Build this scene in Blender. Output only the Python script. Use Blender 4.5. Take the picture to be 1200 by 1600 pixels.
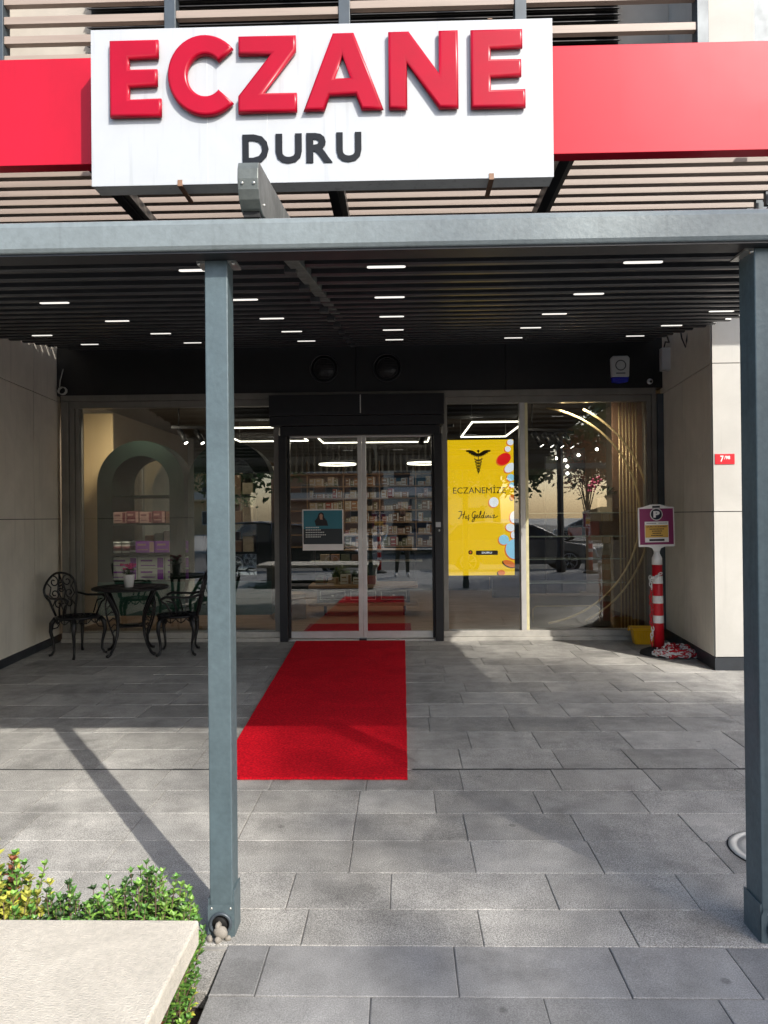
import bpy, bmesh, math, random
from mathutils import Vector, Matrix, noise
random.seed(7)
D = bpy.data
S = bpy.context.scene
COL = S.collection
PI = math.pi
R_ = math.radians
for _o in list(D.objects):
    D.objects.remove(_o)

# ------------------------------------------------------------------ camera
cam_d = D.cameras.new('camera')
cam_d.sensor_fit = 'VERTICAL'
cam_d.sensor_height = 36.0
cam_d.sensor_width = 36.0
cam_d.lens = 36.0 * 1150.0 / 1600.0
cam_d.clip_start = 0.05
cam_d.clip_end = 2000
cam = D.objects.new('camera', cam_d)
COL.objects.link(cam)
_yaw, _pitch, _roll = 0.025, 6 / 1150.0, 0.0095
_F = Vector((-math.sin(_yaw) * math.cos(_pitch), math.cos(_yaw) * math.cos(_pitch), math.sin(_pitch)))
_R0 = Vector((math.cos(_yaw), math.sin(_yaw), 0))
_U0 = _R0.cross(_F)
_R = _R0 * math.cos(_roll) - _U0 * math.sin(_roll)
_U = _U0 * math.cos(_roll) + _R0 * math.sin(_roll)
_m = Matrix((_R, _U, -_F)).transposed().to_4x4()
_m.translation = Vector((0, 0, 1.5))
cam.matrix_world = _m
S.camera = cam

# ------------------------------------------------------------------ sky, sun, exposure
TRAVEL = Vector((-0.70, 1.0, -0.909)).normalized()
SUN_EL = math.asin(-TRAVEL.z)
W = D.worlds.new('World')
S.world = W
W.use_nodes = True
_nt = W.node_tree
_bg = _nt.nodes['Background']
_sky = _nt.nodes.new('ShaderNodeTexSky')
_sky.sky_type = 'NISHITA'
_sky.sun_disc = False
_sky.sun_elevation = SUN_EL
_sky.sun_rotation = math.atan2(0.70, -1.0)
_sky.dust_density = 2.0
_nt.links.new(_sky.outputs[0], _bg.inputs[0])
_bg.inputs[1].default_value = 0.15
sun_d = D.lights.new('sun', 'SUN')
sun_d.energy = 2.9
sun_d.angle = R_(0.55)
sun_d.color = (1.0, 0.95, 0.87)
sun = D.objects.new('sun', sun_d)
COL.objects.link(sun)
sun.rotation_euler = TRAVEL.to_track_quat('-Z', 'Y').to_euler()
S.view_settings.view_transform = 'Standard'
S.view_settings.look = 'None'
S.view_settings.exposure = 0.96
S.view_settings.gamma = 1.0
S.cycles.max_bounces = 10
S.cycles.transparent_max_bounces = 24
S.cycles.sample_clamp_indirect = 6.0

# ------------------------------------------------------------------ materials
MATS = {}


def mat(name, col, rough=0.6, metal=0.0, nscale=0.0, namt=0.15, bump=0.0, bscale=None, emis=0.0, spec=0.5,
        coat=0.0, rnd=0.0, stretch=None, streak=0.0, big=0.0, bigs=1.5):
    if name in MATS:
        return MATS[name]
    m = D.materials.new(name)
    m.use_nodes = True
    nt = m.node_tree
    b = nt.nodes['Principled BSDF']
    b.inputs['Base Color'].default_value = (*col, 1)
    b.inputs['Roughness'].default_value = rough
    b.inputs['Metallic'].default_value = metal
    b.inputs['Specular IOR Level'].default_value = spec
    if coat:
        b.inputs['Coat Weight'].default_value = coat
        b.inputs['Coat Roughness'].default_value = 0.05
    if emis:
        b.inputs['Emission Color'].default_value = (*col, 1)
        b.inputs['Emission Strength'].default_value = emis
    L = nt.links.new
    tc = nt.nodes.new('ShaderNodeTexCoord')
    vec = tc.outputs['Object']
    if stretch:
        mp = nt.nodes.new('ShaderNodeMapping')
        mp.inputs['Scale'].default_value = stretch
        L(vec, mp.inputs[0])
        vec = mp.outputs[0]
    cur = None
    if nscale:
        n = nt.nodes.new('ShaderNodeTexNoise')
        n.inputs['Scale'].default_value = nscale
        n.inputs['Detail'].default_value = 6
        n.inputs['Roughness'].default_value = 0.6
        L(vec, n.inputs['Vector'])
        r = nt.nodes.new('ShaderNodeMapRange')
        r.inputs[1].default_value = 0.3
        r.inputs[2].default_value = 0.7
        r.inputs[3].default_value = 1 - namt
        r.inputs[4].default_value = 1 + namt
        L(n.outputs['Fac'], r.inputs[0])
        cur = r.outputs[0]
    if big and cur:
        nb = nt.nodes.new('ShaderNodeTexNoise')
        nb.inputs['Scale'].default_value = bigs
        nb.inputs['Detail'].default_value = 8
        nb.inputs['Roughness'].default_value = 0.65
        nb.inputs['Distortion'].default_value = 0.6
        L(tc.outputs['Object'], nb.inputs['Vector'])
        rb = nt.nodes.new('ShaderNodeMapRange')
        rb.inputs[1].default_value = 0.38
        rb.inputs[2].default_value = 0.68
        rb.inputs[3].default_value = 1 + big * 0.5
        rb.inputs[4].default_value = 1 - big
        L(nb.outputs['Fac'], rb.inputs[0])
        mb_ = nt.nodes.new('ShaderNodeMath')
        mb_.operation = 'MULTIPLY'
        L(cur, mb_.inputs[0])
        L(rb.outputs[0], mb_.inputs[1])
        cur = mb_.outputs[0]
    if rnd:
        g = nt.nodes.new('ShaderNodeNewGeometry')
        r2 = nt.nodes.new('ShaderNodeMapRange')
        r2.inputs[3].default_value = 1 - rnd
        r2.inputs[4].default_value = 1 + rnd
        L(g.outputs['Random Per Island'], r2.inputs[0])
        if cur:
            mm = nt.nodes.new('ShaderNodeMath')
            mm.operation = 'MULTIPLY'
            L(cur, mm.inputs[0])
            L(r2.outputs[0], mm.inputs[1])
            cur = mm.outputs[0]
        else:
            cur = r2.outputs[0]
    if streak:
        # rain streaks running down the surface
        mp2 = nt.nodes.new('ShaderNodeMapping')
        mp2.inputs['Scale'].default_value = (14, 14, 0.7)
        L(tc.outputs['Object'], mp2.inputs[0])
        n3 = nt.nodes.new('ShaderNodeTexNoise')
        n3.inputs['Scale'].default_value = 1.6
        n3.inputs['Detail'].default_value = 4
        L(mp2.outputs[0], n3.inputs['Vector'])
        r3 = nt.nodes.new('ShaderNodeMapRange')
        r3.inputs[1].default_value = 0.58
        r3.inputs[2].default_value = 0.75
        r3.inputs[3].default_value = 1
        r3.inputs[4].default_value = 1 - streak
        L(n3.outputs['Fac'], r3.inputs[0])
        if cur:
            m3 = nt.nodes.new('ShaderNodeMath')
            m3.operation = 'MULTIPLY'
            L(cur, m3.inputs[0])
            L(r3.outputs[0], m3.inputs[1])
            cur = m3.outputs[0]
        else:
            cur = r3.outputs[0]
    if cur:
        v = nt.nodes.new('ShaderNodeVectorMath')
        v.operation = 'SCALE'
        v.inputs[0].default_value = col
        L(cur, v.inputs['Scale'])
        L(v.outputs[0], b.inputs['Base Color'])
        rr = nt.nodes.new('ShaderNodeMath')
        rr.operation = 'MULTIPLY_ADD'
        L(cur, rr.inputs[0])
        rr.inputs[1].default_value = -0.25
        rr.inputs[2].default_value = rough + 0.25
        L(rr.outputs[0], b.inputs['Roughness'])
    if bump:
        n2 = nt.nodes.new('ShaderNodeTexNoise')
        n2.inputs['Scale'].default_value = bscale or nscale * 4 or 50
        n2.inputs['Detail'].default_value = 4
        L(vec, n2.inputs['Vector'])
        bp = nt.nodes.new('ShaderNodeBump')
        bp.inputs['Strength'].default_value = bump
        bp.inputs['Distance'].default_value = 0.01
        L(n2.outputs['Fac'], bp.inputs['Height'])
        L(bp.outputs[0], b.inputs['Normal'])
    MATS[name] = m
    return m


def stone(name, base, amp, speck, rough=0.7, rnd=0.14):
    """granite paving: cloudy tone, fine crystals, worn streaks, a tone of its own per slab"""
    m = D.materials.new(name)
    m.use_nodes = True
    nt = m.node_tree
    L = nt.links.new
    b = nt.nodes['Principled BSDF']
    tc = nt.nodes.new('ShaderNodeTexCoord')

    def nz(scale, det, lo, hi, a, c, vec=None, rgh=0.6):
        n = nt.nodes.new('ShaderNodeTexNoise')
        n.inputs['Scale'].default_value = scale
        n.inputs['Detail'].default_value = det
        n.inputs['Roughness'].default_value = rgh
        L(vec or tc.outputs['Object'], n.inputs['Vector'])
        r = nt.nodes.new('ShaderNodeMapRange')
        for i, v in enumerate((lo, hi, a, c)):
            r.inputs[1 + i].default_value = v
        L(n.outputs['Fac'], r.inputs[0])
        return r.outputs[0], n.outputs['Fac']

    def mul(a, c):
        x = nt.nodes.new('ShaderNodeMath')
        x.operation = 'MULTIPLY'
        L(a, x.inputs[0])
        L(c, x.inputs[1])
        return x.outputs[0]
    big, _ = nz(0.9, 5, 0.3, 0.7, 1 - amp, 1 + amp)
    mid, _ = nz(7, 6, 0.3, 0.7, 1 - amp * 0.8, 1 + amp * 0.8)
    fine, ff = nz(210, 2, 0.35, 0.66, 1 - speck, 1 + speck * 1.3, rgh=0.8)
    fine2, _ = nz(480, 1, 0.3, 0.7, 1 - speck * 0.7, 1 + speck * 0.7)
    stn, _ = nz(2.3, 8, 0.55, 0.68, 1.0, 0.72)
    g = nt.nodes.new('ShaderNodeNewGeometry')
    r2 = nt.nodes.new('ShaderNodeMapRange')
    r2.inputs[3].default_value = 1 - rnd
    r2.inputs[4].default_value = 1 + rnd
    L(g.outputs['Random Per Island'], r2.inputs[0])
    vo = nt.nodes.new('ShaderNodeTexVoronoi')
    vo.inputs['Scale'].default_value = 2.6
    L(tc.outputs['Object'], vo.inputs['Vector'])
    rv = nt.nodes.new('ShaderNodeMapRange')
    rv.inputs[1].default_value = 0.035
    rv.inputs[2].default_value = 0.055
    rv.inputs[3].default_value = 0.62
    rv.inputs[4].default_value = 1.0
    L(vo.outputs['Distance'], rv.inputs[0])
    scr, _ = nz(1.0, 6, 0.62, 0.70, 1.0, 1.16, vec=None, rgh=0.75)
    cur = mul(mul(mul(mul(mul(mul(big, mid), mul(fine, fine2)), r2.outputs[0]), stn), rv.outputs[0]), scr)
    v = nt.nodes.new('ShaderNodeVectorMath')
    v.operation = 'SCALE'
    v.inputs[0].default_value = base
    L(cur, v.inputs['Scale'])
    L(v.outputs[0], b.inputs['Base Color'])
    b.inputs['Roughness'].default_value = rough
    bp = nt.nodes.new('ShaderNodeBump')
    bp.inputs['Strength'].default_value = 0.35
    bp.inputs['Distance'].default_value = 0.004
    L(ff, bp.inputs['Height'])
    L(bp.outputs[0], b.inputs['Normal'])
    MATS[name] = m
    return m


def glass_mat(name, ior, tint):
    m = D.materials.new(name)
    m.use_nodes = True
    nt = m.node_tree
    nt.nodes.clear()
    o = nt.nodes.new('ShaderNodeOutputMaterial')
    mx = nt.nodes.new('ShaderNodeMixShader')
    t = nt.nodes.new('ShaderNodeBsdfTransparent')
    t.inputs[0].default_value = (*tint, 1)
    g = nt.nodes.new('ShaderNodeBsdfGlossy')
    g.inputs['Roughness'].default_value = 0.0
    fr = nt.nodes.new('ShaderNodeFresnel')
    fr.inputs['IOR'].default_value = ior
    L = nt.links.new
    L(fr.outputs[0], mx.inputs[0])
    L(t.outputs[0], mx.inputs[1])
    L(g.outputs[0], mx.inputs[2])
    L(mx.outputs[0], o.inputs[0])
    MATS[name] = m
    return m


M = MATS
mat('post_paint', (0.088, 0.122, 0.134), 0.42, 0.1, 40, 0.12, 0.1, 60, streak=0.25, big=0.14, bigs=3)
mat('beam_paint', (0.185, 0.215, 0.22), 0.42, 0.1, 40, 0.1, 0.1, 60, streak=0.2, big=0.10, bigs=2)
mat('rail_steel', (0.14, 0.155, 0.145), 0.45, 0.4, 9, 0.3, 0.1, 60, streak=0.3)
mat('galv', (0.45, 0.45, 0.42), 0.35, 0.7, 20, 0.2)
mat('carrier', (0.05, 0.052, 0.056), 0.35, 0.2, 5, 0.2)
mat('membrane', (0.012, 0.012, 0.014), 0.7, 0, 8, 0.3)
mat('fascia_black', (0.008, 0.008, 0.009), 0.5, 0, 5, 0.25)
mat('jamb_black', (0.013, 0.013, 0.015), 0.35, 0.1, 6, 0.2)
mat('frame_alu', (0.20, 0.19, 0.17), 0.42, 0.35, 4, 0.14, streak=0.12)
mat('sill_alu', (0.42, 0.40, 0.36), 0.45, 0.3, 6, 0.18)
mat('stile_alu', (0.55, 0.54, 0.52), 0.35, 0.5, 5, 0.1)
mat('cladding', (0.64, 0.595, 0.51), 0.62, 0, 1.2, 0.08, 0.03, 90, streak=0.12, big=0.12, bigs=1.2)
mat('cladding_gap', (0.05, 0.045, 0.04), 0.8, 0, 9, 0.2)
mat('plinth', (0.02, 0.024, 0.03), 0.4, 0, 5, 0.3)
mat('sign_white', (0.43, 0.45, 0.47), 0.45, 0, 1.5, 0.03, streak=0.14, big=0.05)
mat('sign_return', (0.74, 0.76, 0.74), 0.5, 0, 4, 0.08, streak=0.2)
mat('letter_red', (0.36, 0.001, 0.018), 0.3, 0, 3, 0.06, spec=0.25, coat=0.0, big=0.08)
mat('letter_rim', (0.75, 0.5, 0.5), 0.3, 0, 3, 0.05)
mat('letter_grey', (0.010, 0.012, 0.016), 0.5, 0, 5, 0.15, spec=0.2)
mat('band_red', (0.44, 0.006, 0.024), 0.42, 0, 0.9, 0.07, spec=0.25, streak=0.05, big=0.07)
mat('slat_beige', (0.30, 0.24, 0.20), 0.5, 0, 3, 0.10, 0.04, 60, stretch=(0.3, 6, 6))
mat('slat_under', (0.045, 0.035, 0.032), 0.6, 0, 3, 0.2)
mat('anthracite', (0.06, 0.075, 0.088), 0.4, 0.2, 4, 0.18)
mat('anthracite_dark', (0.018, 0.019, 0.021), 0.45, 0.1, 4, 0.2)
mat('louvre_dark', (0.022, 0.02, 0.02), 0.6, 0, 6, 0.3)
mat('render_white', (0.41, 0.40, 0.37), 0.7, 0, 1.3, 0.06, 0.05, 80, streak=0.06, big=0.08)
mat('upper_beige', (0.36, 0.33, 0.29), 0.7, 0, 2, 0.1, 0.05, 80)
mat('carpet', (0.66, 0.006, 0.018), 0.95, 0, 70, 0.38, 1.0, 190, spec=0.1, big=0.14, bigs=2.2)
mat('carpet_edge', (0.28, 0.003, 0.010), 0.95, 0, 55, 0.35, 0.6, 190, spec=0.1)
mat('iron_black', (0.010, 0.010, 0.011), 0.38, 0.3, 22, 0.4, 0.25, 120)
mat('pot_white', (0.75, 0.74, 0.72), 0.4, 0, 8, 0.04)
mat('petal', (0.55, 0.10, 0.22), 0.6, 0, 30, 0.3)
mat('leaf_dark', (0.035, 0.07, 0.02), 0.5, 0, 10, 0.4, rnd=0.4)
mat('leaf_green', (0.085, 0.20, 0.035), 0.42, 0, 14, 0.2, rnd=0.5)
mat('leaf_fresh', (0.17, 0.31, 0.05), 0.42, 0, 14, 0.2, rnd=0.35)
mat('leaf_yellow', (0.36, 0.36, 0.055), 0.45, 0, 14, 0.2, rnd=0.45)
mat('leaf_red', (0.22, 0.07, 0.03), 0.5, 0, 14, 0.2, rnd=0.4)
mat('leaf_orange', (0.30, 0.085, 0.02), 0.6, 0, 9, 0.3, rnd=0.5)
mat('leaf_tree', (0.07, 0.11, 0.03), 0.6, 0, 3, 0.3, rnd=0.5)
mat('stem', (0.12, 0.075, 0.05), 0.8, 0, 20, 0.3)
mat('bark', (0.07, 0.05, 0.04), 0.9, 0, 14, 0.35, 0.6, 40)
mat('soil', (0.045, 0.032, 0.024), 0.95, 0, 20, 0.5, 0.9, 60)
mat('bench_stone', (0.54, 0.49, 0.405), 0.8, 0, 60, 0.12, 0.5, 200, big=0.16, bigs=4)
mat('bench_leg', (0.36, 0.35, 0.32), 0.8, 0, 9, 0.15, 0.2, 200)
mat('pebble', (0.22, 0.20, 0.17), 0.7, 0, 25, 0.3, rnd=0.3)
mat('mortar', (0.27, 0.26, 0.24), 0.9, 0, 12, 0.35, 0.4, 120)
mat('gutter_dark', (0.03, 0.03, 0.03), 0.9, 0, 30, 0.4)
mat('manhole_rim', (0.60, 0.58, 0.52), 0.8, 0, 12, 0.2, 0.3, 90)
mat('bollard_red', (0.52, 0.008, 0.018), 0.4, 0, 12, 0.12)
mat('bollard_white', (0.72, 0.71, 0.68), 0.4, 0, 12, 0.08)
mat('rubber', (0.012, 0.012, 0.012), 0.8, 0, 20, 0.3)
mat('sign_purple', (0.20, 0.008, 0.085), 0.4, 0, 4, 0.08)
mat('navy', (0.008, 0.012, 0.03), 0.4, 0, 4, 0.1)
mat('label_yellow', (0.62, 0.36, 0.06), 0.5, 0, 6, 0.08)
mat('paper_white', (0.72, 0.71, 0.69), 0.6, 0, 6, 0.04)
mat('ink', (0.015, 0.015, 0.018), 0.6, 0, 9, 0.1)
mat('basket_yellow', (0.78, 0.42, 0.01), 0.35, 0, 9, 0.08)
mat('plate_red', (0.60, 0.010, 0.02), 0.3, 0, 9, 0.04)
mat('plastic_grey', (0.42, 0.43, 0.44), 0.4, 0, 9, 0.05)
mat('plastic_pale', (0.55, 0.57, 0.58), 0.35, 0, 9, 0.05)
mat('siren_blue', (0.02, 0.03, 0.45), 0.2, 0, 9, 0.05)
mat('cable', (0.02, 0.02, 0.02), 0.6, 0, 9, 0.1)
mat('cable_pale', (0.4, 0.39, 0.36), 0.6, 0, 9, 0.1)
mat('gold', (0.66, 0.50, 0.26), 0.4, 0.3, 9, 0.12)
mat('gold_pale', (0.66, 0.60, 0.36), 0.4, 0.4, 9, 0.1)
mat('green_cab', (0.004, 0.010, 0.007), 0.75, 0, 4, 0.15, spec=0.1)
mat('green_dark', (0.008, 0.07, 0.052), 0.6, 0, 4, 0.15)
mat('wood', (0.40, 0.25, 0.13), 0.5, 0, 5, 0.18, 0.1, 40, stretch=(0.4, 5, 5))
mat('wood_floor', (0.26, 0.16, 0.09), 0.45, 0, 4, 0.35, 0.1, 40, stretch=(0.5, 5, 5))
mat('room_wall', (0.34, 0.28, 0.21), 0.8, 0, 2, 0.08)
mat('room_grey', (0.20, 0.195, 0.18), 0.8, 0, 2, 0.1)
mat('room_ceiling', (0.13, 0.115, 0.10), 0.8, 0, 2, 0.1)
mat('room_dark', (0.012, 0.011, 0.011), 0.7, 0, 4, 0.2)
mat('cream_panel', (0.75, 0.56, 0.30), 0.6, 0, 2, 0.08)
mat('shelf_glass', (0.45, 0.50, 0.44), 0.15, 0, 3, 0.05)
mat('box_cream', (0.52, 0.42, 0.30), 0.6, 0, 14, 0.2)
mat('box_orange', (0.42, 0.22, 0.11), 0.6, 0, 14, 0.2)
mat('box_white', (0.62, 0.60, 0.57), 0.6, 0, 14, 0.15)
mat('box_brown', (0.22, 0.12, 0.07), 0.6, 0, 14, 0.2)
mat('box_green', (0.20, 0.22, 0.13), 0.6, 0, 14, 0.2)
mat('box_red', (0.36, 0.07, 0.05), 0.6, 0, 14, 0.2)
mat('box_purple', (0.26, 0.04, 0.42), 0.5, 0, 14, 0.15)
mat('box_silver', (0.66, 0.70, 0.66), 0.4, 0.1, 14, 0.1)
mat('box_maroon', (0.17, 0.04, 0.05), 0.5, 0, 14, 0.2)
mat('box_pink', (0.44, 0.28, 0.24), 0.5, 0, 14, 0.2)
mat('cardboard', (0.30, 0.20, 0.11), 0.8, 0, 9, 0.15)
mat('lamp_white', (1.0, 0.97, 0.90), 0.5, emis=0.5)
mat('led_warm', (1.0, 0.93, 0.78), 0.5, emis=2.0)
mat('led_spot', (1.0, 0.95, 0.85), 0.5, emis=8.0)
mat('screen_yellow', (0.93, 0.60, 0.006), 0.25, emis=0.5)
mat('screen_ink', (0.035, 0.020, 0.004), 0.4, emis=0.02)
mat('screen_white', (0.75, 0.80, 0.90), 0.3, emis=0.6)
mat('screen_blue', (0.30, 0.62, 0.85), 0.3, emis=0.55)
mat('screen_red', (0.80, 0.01, 0.01), 0.3, emis=0.5)
mat('screen_orange', (0.80, 0.20, 0.03), 0.3, emis=0.45)
mat('poster_blue', (0.02, 0.15, 0.20), 0.3, 0, 3, 0.15)
mat('poster_dark', (0.014, 0.02, 0.025), 0.3, 0, 3, 0.1)
mat('skin_tone', (0.42, 0.24, 0.16), 0.5, 0, 20, 0.1)
mat('hair', (0.015, 0.011, 0.009), 0.5, 0, 40, 0.3)
mat('jacket', (0.018, 0.019, 0.023), 0.8, 0, 30, 0.3, 0.3, 80)
mat('trousers', (0.05, 0.045, 0.04), 0.8, 0, 30, 0.3, 0.3, 80)
mat('sneaker', (0.65, 0.64, 0.62), 0.6, 0, 30, 0.1)
mat('asphalt', (0.10, 0.098, 0.095), 0.9, 0, 3, 0.2, 0.4, 120)
mat('concrete', (0.36, 0.35, 0.33), 0.85, 0, 3, 0.15, 0.3, 90)
mat('car_dark', (0.02, 0.022, 0.026), 0.22, 0.3, 2, 0.05, coat=1.0)
mat('car_silver', (0.52, 0.53, 0.54), 0.25, 0.6, 2, 0.05, coat=1.0)
mat('car_grey', (0.16, 0.165, 0.17), 0.25, 0.5, 2, 0.05, coat=1.0)
mat('car_glass', (0.02, 0.025, 0.03), 0.06, 0, 2, 0.05)
mat('tyre', (0.018, 0.018, 0.018), 0.85, 0, 30, 0.2)
mat('alloy', (0.50, 0.50, 0.51), 0.3, 0.8, 9, 0.1)
mat('headlamp', (0.7, 0.72, 0.75), 0.1, 0.3, 9, 0.05)
mat('tail_red', (0.4, 0.01, 0.01), 0.2, 0, 9, 0.05)
mat('facade_tan', (0.50, 0.36, 0.20), 0.8, 0, 0.7, 0.12)
mat('facade_cream', (0.52, 0.48, 0.40), 0.8, 0, 0.7, 0.1)
mat('facade_brick', (0.30, 0.16, 0.10), 0.8, 0, 0.7, 0.15)
mat('win_dark', (0.03, 0.035, 0.04), 0.12, 0, 2, 0.2)
mat('terracotta', (0.32, 0.12, 0.07), 0.8, 0, 3, 0.2)
stone('granite_rough', (0.305, 0.295, 0.272), 0.25, 0.5, 0.75, 0.16)
mat('mirror', (0.80, 0.80, 0.78), 0.03, 1.0)
stone('granite_smooth', (0.235, 0.233, 0.228), 0.22, 0.24, 0.6, 0.12)
glass_mat('shop_glass', 2.2, (0.93, 0.95, 0.93))
glass_mat('clear_glass', 1.4, (0.88, 0.95, 0.92))


# ------------------------------------------------------------------ mesh builder
class MB:
    def __init__(self):
        self.v = []
        self.f = []
        self.mi = []
        self.sm = []
        self.cm = 0

    def add(self, vs, fs, smooth=False):
        o = len(self.v)
        self.v += [tuple(p) for p in vs]
        for f in fs:
            self.f.append(tuple(o + i for i in f))
            self.mi.append(self.cm)
            self.sm.append(smooth)

    def box(self, x0, y0, z0, x1, y1, z1):
        vs = [(x0, y0, z0), (x1, y0, z0), (x1, y1, z0), (x0, y1, z0), (x0, y0, z1), (x1, y0, z1), (x1, y1, z1), (x0, y1, z1)]
        self.add(vs, [(0, 3, 2, 1), (4, 5, 6, 7), (0, 1, 5, 4), (1, 2, 6, 5), (2, 3, 7, 6), (3, 0, 4, 7)])
        return self

    def prism(self, pts, axis, a, b):
        """pts 2D loop; axis 'x': (y,z); 'y': (x,z); 'z': (x,y)"""
        def P(p, t):
            return {'x': (t, p[0], p[1]), 'y': (p[0], t, p[1]), 'z': (p[0], p[1], t)}[axis]
        n = len(pts)
        vs = [P(p, a) for p in pts] + [P(p, b) for p in pts]
        fs = [tuple(range(n))[::-1], tuple(range(n, 2 * n))] + [(i, (i + 1) % n, (i + 1) % n + n, i + n) for i in range(n)]
        self.add(vs, fs)
        return self

    def tube(self, pts, r, seg=8, caps=True, closed=False):
        pts = [Vector(p) for p in pts]
        n = len(pts)
        rr = r if isinstance(r, (list, tuple)) else [r] * n
        ref = None
        rings = []
        for i in range(n):
            if closed:
                t = pts[(i + 1) % n] - pts[i - 1]
            else:
                t = pts[min(i + 1, n - 1)] - pts[max(i - 1, 0)]
            if t.length < 1e-9:
                t = Vector((0, 0, 1))
            t.normalize()
            if ref is None:
                ref = t.orthogonal().normalized()
            ref = (ref - t * ref.dot(t))
            if ref.length < 1e-6:
                ref = t.orthogonal()
            ref.normalize()
            b = t.cross(ref)
            rings.append([pts[i] + (ref * math.cos(2 * PI * k / seg) + b * math.sin(2 * PI * k / seg)) * rr[i] for k in range(seg)])
        vs = [p for g in rings for p in g]
        fs = []
        m = n if closed else n - 1
        for i in range(m):
            j = (i + 1) % n
            for k in range(seg):
                k2 = (k + 1) % seg
                fs.append((i * seg + k, i * seg + k2, j * seg + k2, j * seg + k))
        if caps and not closed:
            fs.append(tuple(range(seg))[::-1])
            fs.append(tuple((n - 1) * seg + k for k in range(seg)))
        self.add(vs, fs, True)
        return self

    def cyl(self, a, b, r, seg=20, r2=None):
        return self.tube([a, b], [r, r if r2 is None else r2], seg)

    def lathe(self, prof, cx, cy, seg=28):
        """prof: list of (r,z)"""
        n = len(prof)
        vs = []
        for r, z in prof:
            for k in range(seg):
                a = 2 * PI * k / seg
                vs.append((cx + r * math.cos(a), cy + r * math.sin(a), z))
        fs = [(i * seg + k, i * seg + (k + 1) % seg, (i + 1) * seg + (k + 1) % seg, (i + 1) * seg + k) for i in range(n - 1) for k in range(seg)]
        fs.append(tuple(range(seg))[::-1])
        fs.append(tuple((n - 1) * seg + k for k in range(seg)))
        self.add(vs, fs, True)
        return self

    def ball(self, c, r, seg=10, sc=(1, 1, 1)):
        vs = []
        fs = []
        rows = max(4, seg // 2)
        for i in range(rows + 1):
            th = PI * i / rows
            for k in range(seg):
                ph = 2 * PI * k / seg
                vs.append((c[0] + r * sc[0] * math.sin(th) * math.cos(ph), c[1] + r * sc[1] * math.sin(th) * math.sin(ph), c[2] + r * sc[2] * math.cos(th)))
        for i in range(rows):
            for k in range(seg):
                k2 = (k + 1) % seg
                fs.append((i * seg + k, (i + 1) * seg + k, (i + 1) * seg + k2, i * seg + k2))
        self.add(vs, fs, True)
        return self

    def m(self, i):
        self.cm = i
        return self

    def build(self, name, mats, parent=None, bevel=0.0, bseg=2, loc=None, rot=None):
        me = D.meshes.new(name)
        me.from_pydata(self.v, [], self.f)
        if not isinstance(mats, (list, tuple)):
            mats = [mats]
        for x in mats:
            me.materials.append(M[x])
        me.polygons.foreach_set('material_index', self.mi)
        me.polygons.foreach_set('use_smooth', self.sm)
        me.update()
        o = D.objects.new(name, me)
        COL.objects.link(o)
        if parent:
            o.parent = parent
        if loc:
            o.location = loc
        if rot:
            o.rotation_euler = rot
        if bevel:
            md = o.modifiers.new('bevel', 'BEVEL')
            md.width = bevel
            md.segments = bseg
            md.limit_method = 'ANGLE'
            md.angle_limit = R_(40)
        return o


def tag(o, label=None, cat=None, group=None, kind=None):
    if label:
        o['label'] = label
    if cat:
        o['category'] = cat
    if group:
        o['group'] = group
    if kind:
        o['kind'] = kind
    return o


def thing(name, label, cat, loc=(0, 0, 0), rz=0, group=None):
    o = D.objects.new(name, None)
    COL.objects.link(o)
    o.empty_display_size = 0.2
    o.location = loc
    o.rotation_euler = (0, 0, rz)
    return tag(o, label, cat, group)


def bx(name, mats, parent, *b, bevel=0.0):
    mb = MB()
    mb.box(*b)
    return mb.build(name, mats, parent, bevel)


def copy_tree(o, parent=None):
    c = o.copy()
    COL.objects.link(c)
    c.parent = parent
    for ch in list(o.children):
        copy_tree(ch, c)
    return c


def text(s, name, m, parent, x0, x1, z0, z1, y, off=0.0, ext=0.002, shear=0.0, facing=-1):
    """lettering filling the box x0..x1, z0..z1 on a plane of constant y, facing -y"""
    cu = D.curves.new('tmp', 'FONT')
    cu.body = s
    cu.size = 1.0
    cu.offset = off
    cu.shear = shear
    cu.resolution_u = 3
    t = D.objects.new('tmp', cu)
    COL.objects.link(t)
    dg = bpy.context.evaluated_depsgraph_get()
    me = D.meshes.new_from_object(t.evaluated_get(dg))
    D.objects.remove(t)
    xs = [v.co.x for v in me.vertices]
    ys = [v.co.y for v in me.vertices]
    ax, bx_, ay, by = min(xs), max(xs), min(ys), max(ys)
    vs = [(x0 + (v.co.x - ax) / (bx_ - ax) * (x1 - x0), 0, z0 + (v.co.y - ay) / (by - ay) * (z1 - z0)) for v in me.vertices]
    fs = [tuple(p.vertices) for p in me.polygons]
    D.meshes.remove(me)
    m2 = D.meshes.new(name)
    m2.from_pydata([(a, y, c) for a, _, c in vs], [], fs)
    m2.materials.append(M[m])
    o = D.objects.new(name, m2)
    COL.objects.link(o)
    o.parent = parent
    so = o.modifiers.new('solid', 'SOLIDIFY')
    so.thickness = ext
    so.offset = 0
    return o


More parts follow.
